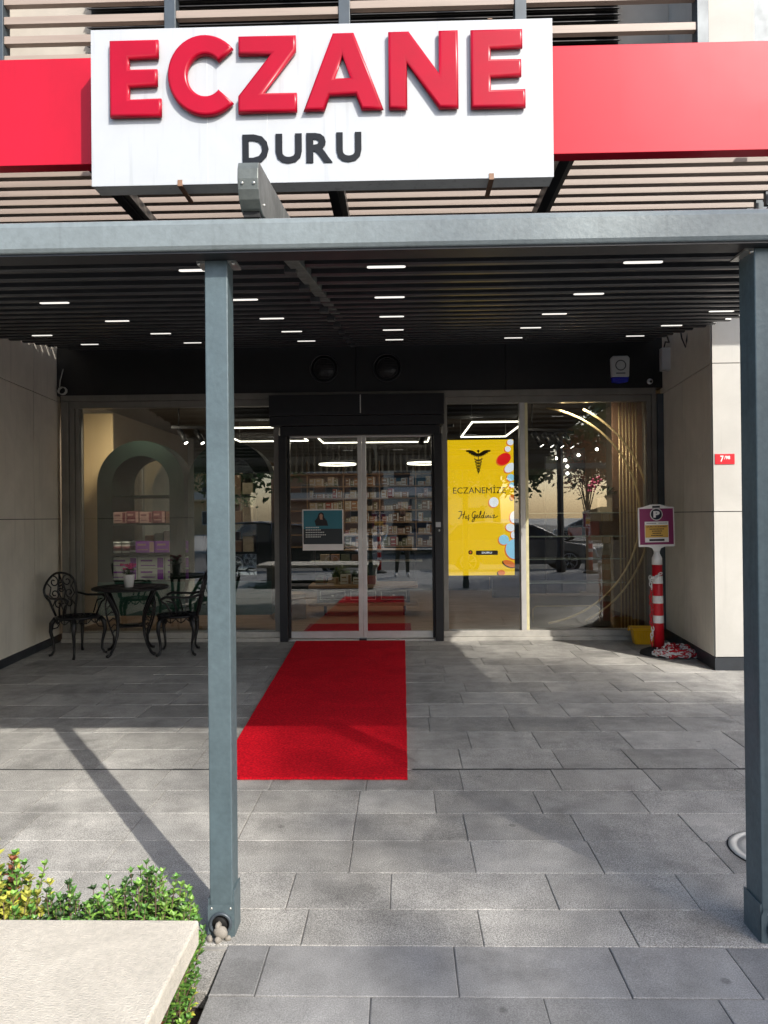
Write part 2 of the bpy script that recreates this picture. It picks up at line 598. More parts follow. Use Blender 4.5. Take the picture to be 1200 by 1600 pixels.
def curve_letter(loops, name, mats, parent, y, ext, bev):
    """letter from 2D closed loops (x,z); straight body with a chamfered edge, facing -y"""
    cu = D.curves.new('tmp', 'CURVE')
    cu.dimensions = '2D'
    cu.fill_mode = 'BOTH'
    cu.extrude = ext
    cu.bevel_depth = bev
    cu.bevel_resolution = 2
    cu.offset = -bev
    for lp in loops:
        sp = cu.splines.new('POLY')
        sp.points.add(len(lp) - 1)
        for i, p in enumerate(lp):
            sp.points[i].co = (p[0], p[1], 0, 1)
        sp.use_cyclic_u = True
    t = D.objects.new('tmp', cu)
    COL.objects.link(t)
    dg = bpy.context.evaluated_depsgraph_get()
    me = D.meshes.new_from_object(t.evaluated_get(dg))
    D.objects.remove(t)
    me.transform(Matrix.Rotation(PI / 2, 4, 'X'))
    me.transform(Matrix.Translation((0, y, 0)))
    me.materials.clear()
    for q in mats:
        me.materials.append(M[q])
    me.name = name
    for p in me.polygons:
        p.material_index = 0
    o = D.objects.new(name, me)
    COL.objects.link(o)
    o.parent = parent
    return o


def struct(o):
    o['kind'] = 'structure'
    return o


# ================================================================== GROUND
EDGE_X = -0.625       # the paving stops here in front of the left post
BED = (-3.4, 0.2, EDGE_X, 2.50)   # planting bed beside the bench


def in_bed(x0, y0, x1, y1):
    return x0 < BED[2] - 0.01 and x1 > BED[0] + 0.01 and y0 < BED[3] - 0.01 and y1 > BED[1] + 0.01


def slabs(y_lo, y_hi, matname, name):
    mb = MB()
    cuts = [2.575 - 0.272 * k for k in range(19, 0, -1)] + [2.575, 2.815, 3.10, 3.405, 3.72, 4.03, 4.36] + [4.36 + 0.378 * k for k in range(1, 14)]
    gap = 0.0016
    rng = random.Random(11)
    for k in range(len(cuts) - 1):
        y, row = cuts[k], cuts[k + 1] - cuts[k]
        if y < y_lo - 0.15 or y > y_hi - 0.01:
            continue
        rng.seed(k * 31 + 5)
        x = -9.0 + rng.random() * 0.54
        wn = 0.535 if y < 4.3 else 0.59
        while x < 9:
            w = wn if rng.random() < 0.8 else wn * rng.choice((0.75, 1.2))
            xa, xb, ya, yb = x, x + w, y, y + row
            x += w
            if yb > y_hi:
                yb = y_hi
            if in_bed(xa, ya, xb, yb):
                if xb > BED[2] and ya >= BED[1] - 0.3:
                    if yb <= BED[3] + 0.08:
                        xa = BED[2]
                        if xb - xa < 0.03:
                            continue
                    else:
                        continue
                elif ya < BED[1] or xa < BED[0]:
                    pass
                else:
                    continue
            dz = rng.uniform(-0.0012, 0.0012)
            tx, ty = rng.uniform(-0.0018, 0.0018), rng.uniform(-0.0018, 0.0018)
            g = gap * rng.uniform(0.7, 1.6)
            a, b, c, d = xa + g, xb - g, ya + g, yb - g
            ch = 0.003
            zt = dz
            vs = []
            for (X, Y) in ((a, c), (b, c), (b, d), (a, d)):
                vs.append((X, Y, -0.03))
            for (X, Y) in ((a, c), (b, c), (b, d), (a, d)):
                vs.append((X, Y, zt - 0.002))
            for sx, sy, X, Y in ((1, 1, a + ch, c + ch), (-1, 1, b - ch, c + ch), (-1, -1, b - ch, d - ch), (1, -1, a + ch, d - ch)):
                vs.append((X, Y, zt - sx * tx * 0.5 - sy * ty * 0.5))
            fs = [(0, 1, 5, 4), (1, 2, 6, 5), (2, 3, 7, 6), (3, 0, 4, 7), (4, 5, 9, 8), (5, 6, 10, 9), (6, 7, 11, 10), (7, 4, 8, 11), (8, 9, 10, 11)]
            mb.add(vs, fs)
    return struct(mb.build(name, matname))


slabs(-2.42, 2.575, 'granite_smooth', 'pavement_near')
slabs(2.575, 9.0, 'granite_rough', 'pavement')
mb = MB()
mb.box(-9, 2.56, -0.06, 9, 9.0, -0.007)
mb.box(EDGE_X + 0.005, -2.42, -0.06, 9, 2.56, -0.007)
mb.box(-9, -2.42, -0.06, BED[0], 2.56, -0.007)
mb.box(BED[0], -2.42, -0.06, EDGE_X + 0.005, BED[1], -0.007)
struct(mb.build('paving_bed', 'mortar'))
struct(bx('planting_bed', 'soil', None, BED[0], BED[1], -0.3, EDGE_X + 0.004, 2.56, -0.075))
# dark drainage joint across the paving
mb = MB()
rng = random.Random(3)
x = -9.0
while x < 9:
    if not (-1.12 < x < 0.02):
        y = 4.36 + 0.0 * x + rng.uniform(-0.002, 0.002)
        w = rng.uniform(0.004, 0.009)
        mb.box(x, y - w, -0.004, x + 0.12, y + w, 0.0026)
    x += 0.119
struct(mb.build('drainage_joint', 'gutter_dark'))
struct(bx('ground', 'concrete', None, -300, -300, -0.6, 300, 300, -0.32))
struct(bx('road', 'asphalt', None, -120, -15, -0.31, 120, -2.6, -0.14))
struct(bx('kerb', 'concrete', None, -120, -2.6, -0.31, 120, -2.425, -0.01, bevel=0.015))
struct(bx('far_pavement', 'concrete', None, -120, -19, -0.31, 120, -15.01, -0.02, bevel=0.015))
struct(bx('side_road', 'asphalt', None, 8, -200, -0.31, 22, -19.01, -0.13))
mb = MB()
mb.box(-120, -2.42, -0.31, -9.01, 20, -0.02)
mb.box(9.01, -2.42, -0.31, 120, 20, -0.02)
struct(mb.build('side_pavement', 'concrete'))

# ================================================================== PERGOLA
SL = 0.153
def RZ(y):
    return 2.208 + SL * y


RX0, RX1 = -4.02, 2.93
pg = thing('pergola', 'dark pergola with grey front gutter beam and sloping folded roof', 'pergola', (0.3, 2.65, 0))
pg_inv = Matrix.Translation((-0.3, -2.65, 0))


def child(o, parent):
    """keep world coordinates of a mesh built in the world under a moved parent"""
    o.parent = parent
    o.matrix_parent_inverse = Matrix.Translation(parent.location).inverted()
    return o


# gutter beam: rounded front lip, hollow look
mb = MB()
prof = [(2.548, 2.433), (2.54, 2.447), (2.538, 2.52), (2.546, 2.538), (2.56, 2.545), (2.645, 2.545), (2.645, 2.436), (2.56, 2.433)]
mb.prism(prof, 'x', -6.5, 6.5)
child(mb.build('gutter_beam', 'beam_paint', None, 0.004), pg)
mb = MB()
mb.box(-6.5, 2.556, 2.4255, 6.5, 2.647, 2.4325)
child(mb.build('gutter_soffit', 'anthracite_dark', None), pg)
mb = MB()
mb.prism([(2.65, 2.44), (2.66, 2.44), (2.70, 2.54), (3.12, 2.69), (3.12, 2.70), (2.69, 2.55), (2.65, 2.50)], 'x', -6.5, RX1)  # hidden flap shaped to stop a sun strip between beam and roof skin
child(mb.build('sun_gap_flap', 'anthracite_dark', None), pg)


def post(x0, x1, y0, y1):
    o = MB()
    o.box(x0, y0, 0.005, x1, y1, 2.425)
    p = child(o.build('post', 'post_paint', None, 0.004), pg)
    c = (x0 + x1) / 2
    q = MB()
    # foot sleeve made of four plates with a round drain hole in the front plate
    e = 0.006
    q.box(x0 - e, y0 + 0.001, 0.0, x0 - 0.0005, y1 + e, 0.135)
    q.box(x1 + 0.0005, y0 + 0.001, 0.0, x1 + e, y1 + e, 0.165)
    zc, r = 0.052, 0.036
    n = 24
    vs = []
    fs = []
    X0, X1, Z0, Z1 = x0 - e, x1 + e, 0.0, 0.118
    for k in range(n):
        a = 2 * PI * k / n + PI / n
        dx, dz = math.cos(a), math.sin(a)
        vs.append((c + r * dx, y0 - e, zc + r * dz))
        tx = ((X1 - c) / dx) if dx > 0 else ((X0 - c) / dx)
        tz = ((Z1 - zc) / dz) if dz > 0 else ((Z0 - zc) / dz)
        t = min(abs(tx), abs(tz))
        vs.append((c + t * dx, y0 - e, zc + t * dz))
    for k in range(n):
        j = (k + 1) % n
        fs.append((2 * k, 2 * k + 1, 2 * j + 1, 2 * j))
    q.add(vs, fs)
    fo = q.build('foot_sleeve', 'post_paint', p)
    t = MB()
    t.tube([(c + r * math.cos(a), y0 - e - 0.006, zc + r * math.sin(a)) for a in [2 * PI * k / 24 for k in range(24)]], 0.006, 8, closed=True)
    t.tube([(c, y0 - e - 0.008, zc), (c, y0 - 0.001, zc)], 0.0355, 24, caps=False)
    t.build('drain_outlet', 'anthracite', fo)
    for sx in (-1, 1):
        t = MB()
        t.ball((c + sx * 0.034, y0 - e, 0.103), 0.005, 8, (1, .5, 1))
        t.build('bolt', 'galv', fo)
    h = MB()
    h.m(0).cyl((c, y0 - 0.0015, zc), (c, y0 - 0.0005, zc), 0.034, 20)
    h.build('drain_dark', 'rubber', fo)
    for sx in (-1, 1):
        b = MB()
        b.cyl((c + sx * 0.062, y0 - 0.004, 2.412), (c + sx * 0.062, y0 + 0.01, 2.412), 0.006, 10)
        b.build('bolt', 'galv', p)
    b = MB()
    b.box(x0 - 0.03, y0 + 0.004, 2.417, x1 + 0.03, y1, 2.4245)
    b.build('head_plate', 'galv', p)
    return p


post(-0.703, -0.620, 2.625, 2.715)
post(1.238, 1.345, 2.60, 2.72)
post(4.3, 4.405, 2.60, 2.72)
# folding roof skin and carriers
mb = MB()
step = 1.07 / 4
ys = [3.10]
y = 3.72 - step * 2
while y < 8.9:
    ys.append(y)
    y += step
th = 0.006
vs = []
fs = []
pr = []
for i in range(len(ys) - 1):
    a, b = ys[i], ys[i + 1]
    for j in range(7):
        u = j / 6
        yy = a + (b - a) * u
        zz = RZ(yy) + 0.035 - 0.022 * math.sin(PI * u)
        pr.append((yy, zz))
n = len(pr)
for (yy, zz) in pr:
    vs += [(RX0, yy, zz), (RX1 - 0.02, yy, zz), (RX0, yy, zz + th), (RX1 - 0.02, yy, zz + th)]
for i in range(n - 1):
    a, b = i * 4, (i + 1) * 4
    fs += [(a, a + 1, b + 1, b), (a + 2, b + 2, b + 3, a + 3), (a + 1, a + 3, b + 3, b + 1), (a, b, b + 2, a + 2)]
mb.add(vs, fs, True)
child(mb.build('roof_membrane', 'membrane', None), pg)
for i, y in enumerate(ys[1:]):
    mb = MB()
    z = RZ(y)
    xr = RX1 + (0.02 if i % 2 else 0.0)
    mb.prism([(y - 0.022, z + 0.03), (y - 0.03, z - 0.006), (y - 0.012, z - 0.012), (y + 0.012, z - 0.012), (y + 0.03, z - 0.002), (y + 0.022, z + 0.034)], 'x', RX0, xr)
    # side fins that catch a line of light
    mb.box(RX0, y - 0.075, z + 0.008, xr, y - 0.067, z + 0.03)
    mb.box(RX0, y + 0.075, z + 0.022, xr, y + 0.083, z + 0.042)
    child(mb.build('roof_carrier', 'carrier', None), pg)
    if i % 2 == 0:
        mb = MB()
        mb.box(-0.585, y - 0.03, z - 0.045, -0.525, y + 0.03, z - 0.0125)
        child(mb.build('carrier_hanger', 'carrier', None, 0.003), pg)
mb = MB()
mb.prism([(3.1, RZ(3.1) + 0.03), (4.5, RZ(4.5) + 0.03), (4.5, RZ(4.5) + 0.045), (3.1, RZ(3.1) + 0.045)], 'x', -9.0, RX0 - 0.03)  # added roof strip out of view, blocks sky in the left window's reflection
child(mb.build('sky_block_membrane', 'membrane', None), pg)
# guide rail with its rounded front end
mb = MB()
arc = [(2.505, 2.715), (2.492, 2.69), (2.49, 2.655), (2.496, 2.62), (2.512, 2.592), (2.54, 2.572), (2.575, 2.562), (8.85, RZ(8.85) + 0.05), (8.85, RZ(8.85) + 0.16), (3.05, 2.79), (2.52, 2.722)]
mb.prism(arc, 'x', -0.552, -0.480)
g = child(mb.build('guide_rail', 'rail_steel', None, 0.003), pg)
for q_ in ((-0.536, 2.491, 2.64), (-0.496, 2.491, 2.64), (-0.479, 2.585, 2.602)):
    mb = MB()
    mb.ball(q_, 0.0055, 10, (1, .6, 1))
    mb.build('rivet', 'galv', g)
mb = MB()
mb.box(-0.5445, 2.552, 2.5475, -0.4875, 2.60, 2.566)
mb.build('rail_seat', 'rubber', g)
# side rails
for xx in (RX0 + 0.0, RX1 - 0.1):
    mb = MB()
    mb.prism([(3.3, RZ(3.3) + 0.04), (8.85, RZ(8.85) + 0.06), (8.85, RZ(8.85) + 0.15), (3.3, RZ(3.3) + 0.06)], 'x', xx, xx + 0.07)
    child(mb.build('side_rail', 'anthracite_dark', None), pg)

# strip lights in the roof, as in the photo: six columns, five rows
LXS = [-3.42, -2.28, -1.03, -0.07, 1.22, 2.53]
LYS = [3.72, 4.79, 5.86, 6.93, 8.00]
ROWN = ['first', 'second', 'third', 'fourth', 'fifth']
COLN = ['leftmost', 'second from left', 'third from left', 'fourth from left', 'fifth from left', 'rightmost']
lt0 = None
for r, y in enumerate(LYS):
    for c, x in enumerate(LXS):
        if (r, c) in ((0, 0), (0, 1), (0, 5), (1, 0), (1, 5), (2, 0)):
            continue
        lab = 'slim white strip light, %s in the %s row back from the front beam' % (COLN[c], ROWN[r])
        if lt0 is None:
            lt0 = thing('strip_light', lab, 'light', (x, y, RZ(y) - 0.012), 0, 'strip lights under the pergola roof')
            mb = MB()
            hw = 0.098
            pts = []
            for k in range(8):
                a = PI / 2 + PI * k / 7
                pts.append((-hw + 0.013 + 0.013 * math.cos(a), 0.013 * math.sin(a)))
            for k in range(8):
                a = -PI / 2 + PI * k / 7
                pts.append((hw - 0.013 + 0.013 * math.cos(a), 0.013 * math.sin(a)))
            mb.prism(pts, 'z', -0.007, -0.001)
            mb.build('diffuser', 'lamp_white', lt0)
            mb = MB()
            mb.prism([(p[0] * 1.06, p[1] * 1.35) for p in pts], 'z', -0.003, 0.004)
            mb.build('bezel', 'carrier', lt0)
            cur = lt0
        else:
            cur = copy_tree(lt0)
            cur.location = (x, y, RZ(y) - 0.012)
            cur['label'] = lab

# ================================================================== BUILDING SHELL
GY = 8.9
# --- left return wall and right pier, clad in stone-coloured panels
lw = thing('clad_wall', 'beige panel clad return wall on the left beside the cafe chairs', 'wall', (-4.6, 8, 0))
mb = MB()
LWX = lambda y: -4.03 - 0.10 * (y - 7.2)


def lw_panel(y0, y1, z0, z1):
    g = 0.004
    a, b = y0 + g, y1 - g
    mb.prism([(LWX(a), a), (LWX(b), b), (LWX(b) - 0.03, b), (LWX(a) - 0.03, a)], 'z', z0 + g, z1 - g)


for (a, b) in ((4.6, 5.4), (5.4, 6.25), (6.25, 7.1), (7.1, 8.15), (8.15, 8.97)):
    for (c, d) in ((0.09, 1.5), (1.5, 2.93), (2.93, 4.3)):
        lw_panel(a, b, c, d)
child(mb.build('panel', 'cladding'), lw)
mb = MB()
mb.prism([(LWX(4.6) - 0.02, 4.6), (LWX(8.97) - 0.02, 8.97), (-8, 8.97), (-8, 4.6)], 'z', 0.0, 4.3)
child(mb.build('core', 'cladding_gap'), lw)
mb = MB()
mb.prism([(LWX(4.6) + 0.004, 4.59), (LWX(8.97) + 0.004, 8.965), (LWX(8.97) - 0.019, 8.965), (LWX(4.6) - 0.019, 4.59)], 'z', 0.001, 0.088)
child(mb.build('plinth', 'plinth'), lw)

rw = thing('clad_pier', 'cream panel clad pier at the right end with the red number plate', 'wall', (3.2, 8, 0))
RWX = lambda y: 2.962 + 0.09 * (y - 7.12)
mb = MB()
for (a, b) in ((7.12, 8.05), (8.05, 8.97)):
    for (c, d) in ((0.125, 1.51), (1.51, 2.925), (2.925, 4.37)):
        g = 0.004
        p, q = (a + g if a > 7.2 else a), b - g
        mb.prism([(RWX(p), p), (RWX(q), q), (RWX(q) + 0.03, q), (RWX(p) + 0.03, p)], 'z', c + g, d - g)
child(mb.build('side_panel', 'cladding'), rw)
mb = MB()
for (c, d) in ((0.125, 1.51), (1.51, 2.925), (2.925, 4.37)):
    mb.box(2.967, 7.085, c + 0.004, 3.44, 7.115, d - 0.004)
child(mb.build('front_panel', 'render_white'), rw)
mb = MB()
mb.prism([(RWX(7.12) + 0.02, 7.118), (RWX(8.97) + 0.02, 8.97), (3.44, 8.97), (3.44, 7.118)], 'z', 0.0, 4.36)
child(mb.build('core', 'cladding_gap'), rw)
mb = MB()
mb.prism([(RWX(7.12) - 0.006, 7.075), (RWX(8.97) - 0.006, 8.965), (RWX(8.97) + 0.019, 8.965), (RWX(7.12) + 0.019, 7.117), (3.445, 7.1165), (3.445, 7.075)], 'z', 0.001, 0.122)
child(mb.build('plinth', 'plinth'), rw)
bx('side_shopfront', 'anthracite', None, 3.45, 7.6, -0.005, 9, 9.0, 4.5)
tag(D.objects['side_shopfront'], 'dark blue grey shopfront block beyond the cream pier', 'building')

# --- facade band above the windows, upper storey
fb = thing('fascia_panel', 'black fascia over the shop windows with two round vents', 'fascia', (-0.6, 8.9, 3.0))
mb = MB()
for (a, b) in ((-4.2, -2.3), (-2.3, -0.545), (-0.545, 1.25), (1.25, 3.13)):
    mb.box(a + 0.003, 8.86, 3.0, b - 0.003, 8.9, 3.62)
child(mb.build('panel', 'fascia_black'), fb)
mb = MB()
mb.box(-4.2, 8.9, 3.0, 3.13, 9.05, 4.7)
child(mb.build('backing', 'fascia_black'), fb)
for xx in (-0.928, -0.167):
    mb = MB()
    mb.tube([(xx + 0.165 * math.cos(a), 8.852, 3.285 + 0.165 * math.sin(a)) for a in [2 * PI * k / 32 for k in range(32)]], 0.011, 8, closed=True)
    mb.tube([(xx + 0.125 * math.cos(a), 8.854, 3.285 + 0.125 * math.sin(a)) for a in [2 * PI * k / 32 for k in range(32)]], 0.006, 8, closed=True)
    v = child(mb.build('vent', 'anthracite_dark'), fb)
    mb = MB()
    mb.cyl((xx, 8.8595, 3.285), (xx, 8.856, 3.285), 0.16, 32)
    mb.build('vent_disc', 'jamb_black', v)
    mb = MB()
    for k in range(-5, 6):
        w = math.sqrt(max(0, 0.118 ** 2 - (k * 0.02) ** 2))
        mb.box(xx - w, 8.849, 3.285 + k * 0.02 - 0.003, xx + w, 8.855, 3.285 + k * 0.02 + 0.003)
    for k in (-1, 0, 1):
        w = math.sqrt(max(0, 0.118 ** 2 - (k * 0.045) ** 2))
        mb.box(xx + k * 0.045 - 0.002, 8.845, 3.285 - w, xx + k * 0.045 + 0.002, 8.8485, 3.285 + w)
    mb.build('grille', 'louvre_dark', v)
bd = thing('building_upper', 'upper storey wall with dark ventilation louvres behind the slat screen', 'building', (0, 10, 4.7))
mb = MB()
mb.box(-9, 9.051, 4.3, -4.2, 9.6, 4.7)
mb.box(-9, 9.0, 4.7, 9, 9.7, 5.1)
mb.box(-9, 9.9, 5.1, 9, 10.1, 14)
child(mb.build('wall', 'upper_beige'), bd)
part_ = lambda a: child(MB().box(*a).build('pilaster', 'render_white'), bd)
part_((3.62, 8.75, 4.7, 4.20, 9.89, 14))
part_((-9, 8.75, 4.7, -5.3, 9.89, 14))
mb = MB()
z = 5.3
while z < 9.0:
    mb.prism([(9.80, z), (9.70, z - 0.05), (9.70, z - 0.04), (9.80, z + 0.012)], 'x', -4.15, 2.93)
    z += 0.085
child(mb.build('ventilation_louvre', 'louvre_dark'), bd)
bx_ = bx('louvre_back', 'room_dark', None, -4.15, 9.84, 5.15, 2.93, 9.895, 9.3)
child(bx_, bd)
mb = MB()
mb.box(4.201, 8.8, 4.7, 4.9, 9.89, 14)
child(mb.build('window_band', 'anthracite'), bd)

# --- slat screen in front of the upper storey
sc = thing('slat_screen', 'steel framed screen of horizontal beige slats above the sign', 'screen', (-0.6, 8.6, 5))
for xx in (-4.70, -2.66, -0.62, 1.42, 3.50):
    mb = MB()
    mb.box(xx - 0.065, 8.5, 4.8, xx + 0.065, 8.66, 9.5)
    child(mb.build('upright', 'anthracite', None, 0.004), sc)
for (xa, xb, zs) in ((-4.70, -2.66, (7.60, 7.37, 7.14, 6.91, 6.68, 6.45, 6.22)), (-2.66, -0.62, (7.73, 7.39, 7.05, 6.7, 6.35)),
                     (-0.62, 1.42, (7.8, 7.45, 7.10, 6.75, 6.4)), (1.42, 3.50, (7.82, 7.46, 7.10, 6.74, 6.38))):
    for z in zs:
        mb = MB()
        mb.m(0).box(xa + 0.067, 8.52, z - 0.045, xb - 0.067, 8.60, z + 0.045)
        child(mb.build('slat', 'slat_beige', None, 0.003), sc)

# --- horizontal trellis canopy
tr = thing('slat_canopy', 'horizontal canopy of beige slats on dark arms behind the sign', 'canopy', (0.4, 7.3, 4.6))
y = 8.7
while y > 6.0:
    mb = MB()
    mb.box(-6.5, y, 4.66, 3.72, y + 0.08, 4.745)
    child(mb.build('slat', 'slat_beige', None, 0.003), tr)
    y -= 0.2
for xx in (-4.7, -2.66, -0.62, 1.42):
    mb = MB()
    mb.box(xx - 0.045, 5.80, 4.53, xx + 0.045, 9.0, 4.657)
    child(mb.build('arm', 'anthracite_dark', None, 0.003), tr)
    mb = MB()
    mb.box(xx + 0.047, 5.83, 4.56, xx + 0.10, 8.9, 4.657)
    child(mb.build('arm_plate', 'frame_alu', None, 0.003), tr)
mb = MB()
mb.box(3.64, 5.80, 4.40, 3.72, 9.0, 4.52)
child(mb.build('arm', 'anthracite_dark', None, 0.003), tr)
y = 8.7
while y > 6.0:
    mb = MB()
    mb.box(3.60, y + 0.01, 4.521, 3.67, y + 0.06, 4.659)
    child(mb.build('hanger', 'anthracite', None, 0.003), tr)
    y -= 0.2
for xx in (-4.2, -2.4, -0.75, 1.0, 3.55, 4.3, 5.0):  # unseen uprights added behind the band to cast shadow stripes on the slats
    mb = MB()
    mb.box(xx - 0.05, 5.98, 4.76, xx + 0.05, 6.04, 5.30)
    child(mb.build('shadow_strut', 'anthracite', None), tr)
for xx, w in ((5.35, 1.0),):
    mb = MB()
    mb.box(xx - w / 2, 5.98, 4.3, xx + w / 2, 6.04, 5.10)
    child(mb.build('end_plate', 'anthracite', None), tr)

# ================================================================== SIGNS
bd2 = thing('sign_band', 'long glossy red fascia band running behind the white sign', 'sign', (0, 5.8, 4.3))
for (a, b) in ((-7.0, -2.335), (-2.33, 1.14), (1.145, 7.0)):
    mb = MB()
    mb.box(a, 5.75, 4.305, b, 5.87, 5.15)
    o = child(mb.build('panel', 'band_red', None, 0.004), bd2)
sg = thing('pharmacy_sign', 'white box sign with raised red ECZANE and grey DURU letters', 'sign', (-0.58, 5.5, 3.99))
SX0, SX1, SZ0, SZ1, SY = -2.306, 1.142, 3.989, 5.167, 5.45
mb = MB()
mb.m(0).box(SX0, SY, SZ0, SX1, SY + 0.012, SZ1)
child(mb.build('face', 'sign_white', None, 0.003), sg)
mb = MB()
mb.box(SX0 + 0.004, SY + 0.012, SZ0 + 0.004, SX1 - 0.004, SY + 0.165, SZ1 - 0.004)
child(mb.build('casing', 'sign_return', None), sg)
for px in (-1.43, -0.98, 0.02, 0.52):
    mb = MB()
    mb.box(px, SY - 0.0016, SZ0 + 0.01, px + 0.0022, SY - 0.0004, SZ1 - 0.02)
    child(mb.build('panel_seam', 'sign_return', None), sg)
for px in (-1.655, 0.665):
    mb = MB()
    mb.box(px, SY - 0.006, SZ0 - 0.01, px + 0.035, SY + 0.0, SZ0 + 0.035)
    mb.box(px, SY - 0.001, SZ0 - 0.012, px + 0.035, SY + 0.30, SZ0 - 0.001)
    child(mb.build('bracket', 'box_brown', None), sg)
child(bx('bracket', 'box_brown', None, 0.665, SY - 0.004, SZ1 + 0.001, 0.70, SY + 0.20, SZ1 + 0.008), sg)


def sp(x, y):
    """photo coordinates measured on the sign face -> metres on that face"""
    u = (x - 141) / 722.5
    top = 47 - 19 * u
    bot = 292 - 17 * u
    return (SX0 + u * (SX1 - SX0), SZ1 - (y - top) / (bot - top) * (SZ1 - SZ0))


def E_loop(x0, x1, xm, xb, yt, yb, k):
    st = 31
    s = k / 80.0     # the letters follow the lean of the box
    h = yb - yt
    t = h * 0.235
    m0 = yt + h * 0.375
    m1 = yt + h * 0.60
    return [(x0, yt), (x1, yt - (x1 - x0) * 0.026), (x1, yt + t - 2), (x0 + st, yt + t), (x0 + st, m0), (xm, m0 - 1), (xm, m1 - 2), (x0 + st, m1),
            (x0 + st, yb - t), (xb, yb - t - 2), (xb, yb - (xb - x0) * 0.026), (x0, yb)]


def c_loop(cx, cy, rx, ry, w, a0, a1):
    out = []
    n = 36
    for i in range(n + 1):
        a = a0 + (a1 - a0) * i / n
        out.append((cx + rx * math.cos(a), cy - ry * math.sin(a)))
    for i in range(n, -1, -1):
        a = a0 + (a1 - a0) * i / n
        out.append((cx + (rx - w) * math.cos(a), cy - (ry - w) * math.sin(a)))
    return out


letters = [
    [E_loop(174, 251, 249, 255, 69, 188, 1)],
    [c_loop(324, 122.5, 59, 63, 31, R_(42), R_(318))],
    [[(376, 62), (466, 60), (466, 84), (415, 150), (467, 149), (467, 178), (375, 181), (375, 155), (426, 90), (376, 91)]],
    [[(523, 57), (556, 56), (601, 174), (567, 175), (558, 152), (518, 153), (510, 176), (477, 177)], [(538, 92), (526, 127), (550, 126)]],
    [[(609, 55), (641, 54), (687, 118), (687, 53), (717, 52), (717, 172), (687, 173), (638, 103), (638, 174), (609, 174)]],
    [E_loop(736, 816, 814, 820, 52, 173, 1)],
]
for ch, lps in zip('ECZANE', letters):
    L2 = [[sp(*p) for p in lp] for lp in lps]
    # thin pale acrylic rim against the face
    o = curve_letter(L2, 'letter', ['letter_red'], sg, SY - 0.026, 0.006, 0.019)
    o.matrix_parent_inverse = Matrix.Translation(sg.location).inverted()
for s, (xa, xb) in zip('DURU', ((380, 421), (432, 473), (480, 521), (527, 566))):
    ym = 209 + (420 - xa) * 0.02
    a = sp(xa, 257 - (xa - 380) * 0.026)
    b = sp(xb, 210 - (xa - 380) * 0.026)
    o = text(s, 'letter', 'letter_grey', sg, a[0], b[0], a[1], b[1], SY - 0.006, 0.035, 0.006)
    o.matrix_parent_inverse = Matrix.Translation(sg.location).inverted()

# ================================================================== SHOPFRONT
sf = thing('shopfront_frame', 'grey aluminium window frame of the shopfront with sliding door opening', 'window frame', (-0.5, 8.9, 0))


def part(name, m, parent, *b, bevel=0.003):
    return child(bx(name, m, None, *b, bevel=bevel), parent)


part('head_rail', 'frame_alu', sf, -4.14, 8.84, 2.925, 3.03, 8.98, 2.998)
part('head_rail', 'frame_alu', sf, -4.05, 8.87, 2.845, -1.60, 8.98, 2.923)
part('head_rail', 'frame_alu', sf, 0.53, 8.87, 2.845, 2.99, 8.98, 2.923)
part('sill', 'sill_alu', sf, -4.14, 8.80, 0.001, -1.482, 8.98, 0.045)
part('sill', 'sill_alu', sf, -4.14, 8.83, 0.047, -1.482, 8.98, 0.115)
part('sill', 'sill_alu', sf, 0.482, 8.80, 0.001, 3.0, 8.98, 0.045)
part('sill', 'sill_alu', sf, 0.482, 8.83, 0.047, 3.0, 8.98, 0.115)
for (a, b, y) in ((-4.14, -4.05, 8.84), (-4.045, -3.985, 8.86), (-3.98, -3.93, 8.88), (2.985, 3.04, 8.84), (2.93, 2.98, 8.86), (3.043, 3.14, 8.82),
                  (-1.545, -1.485, 8.84), (0.485, 0.545, 8.84)):
    part('jamb', 'frame_alu' if b < 3.1 else 'anthracite', sf, a, y, 0.117, b, 8.98, 2.843 if y > 8.85 else 2.923)
part('mullion', 'stile_alu', sf, 1.415, 8.85, 0.117, 1.475, 8.97, 2.843)
part('mullion_trim', 'gold_pale', sf, 1.478, 8.865, 0.117, 1.512, 8.97, 2.843)
for n_, (a, b) in {'l': (-3.93, -1.545), 'r1': (0.545, 1.415), 'r2': (1.512, 2.93)}.items():
    part('window_pane', 'shop_glass', sf, a, 8.92, 0.117, b, 8.928, 2.843, bevel=0)

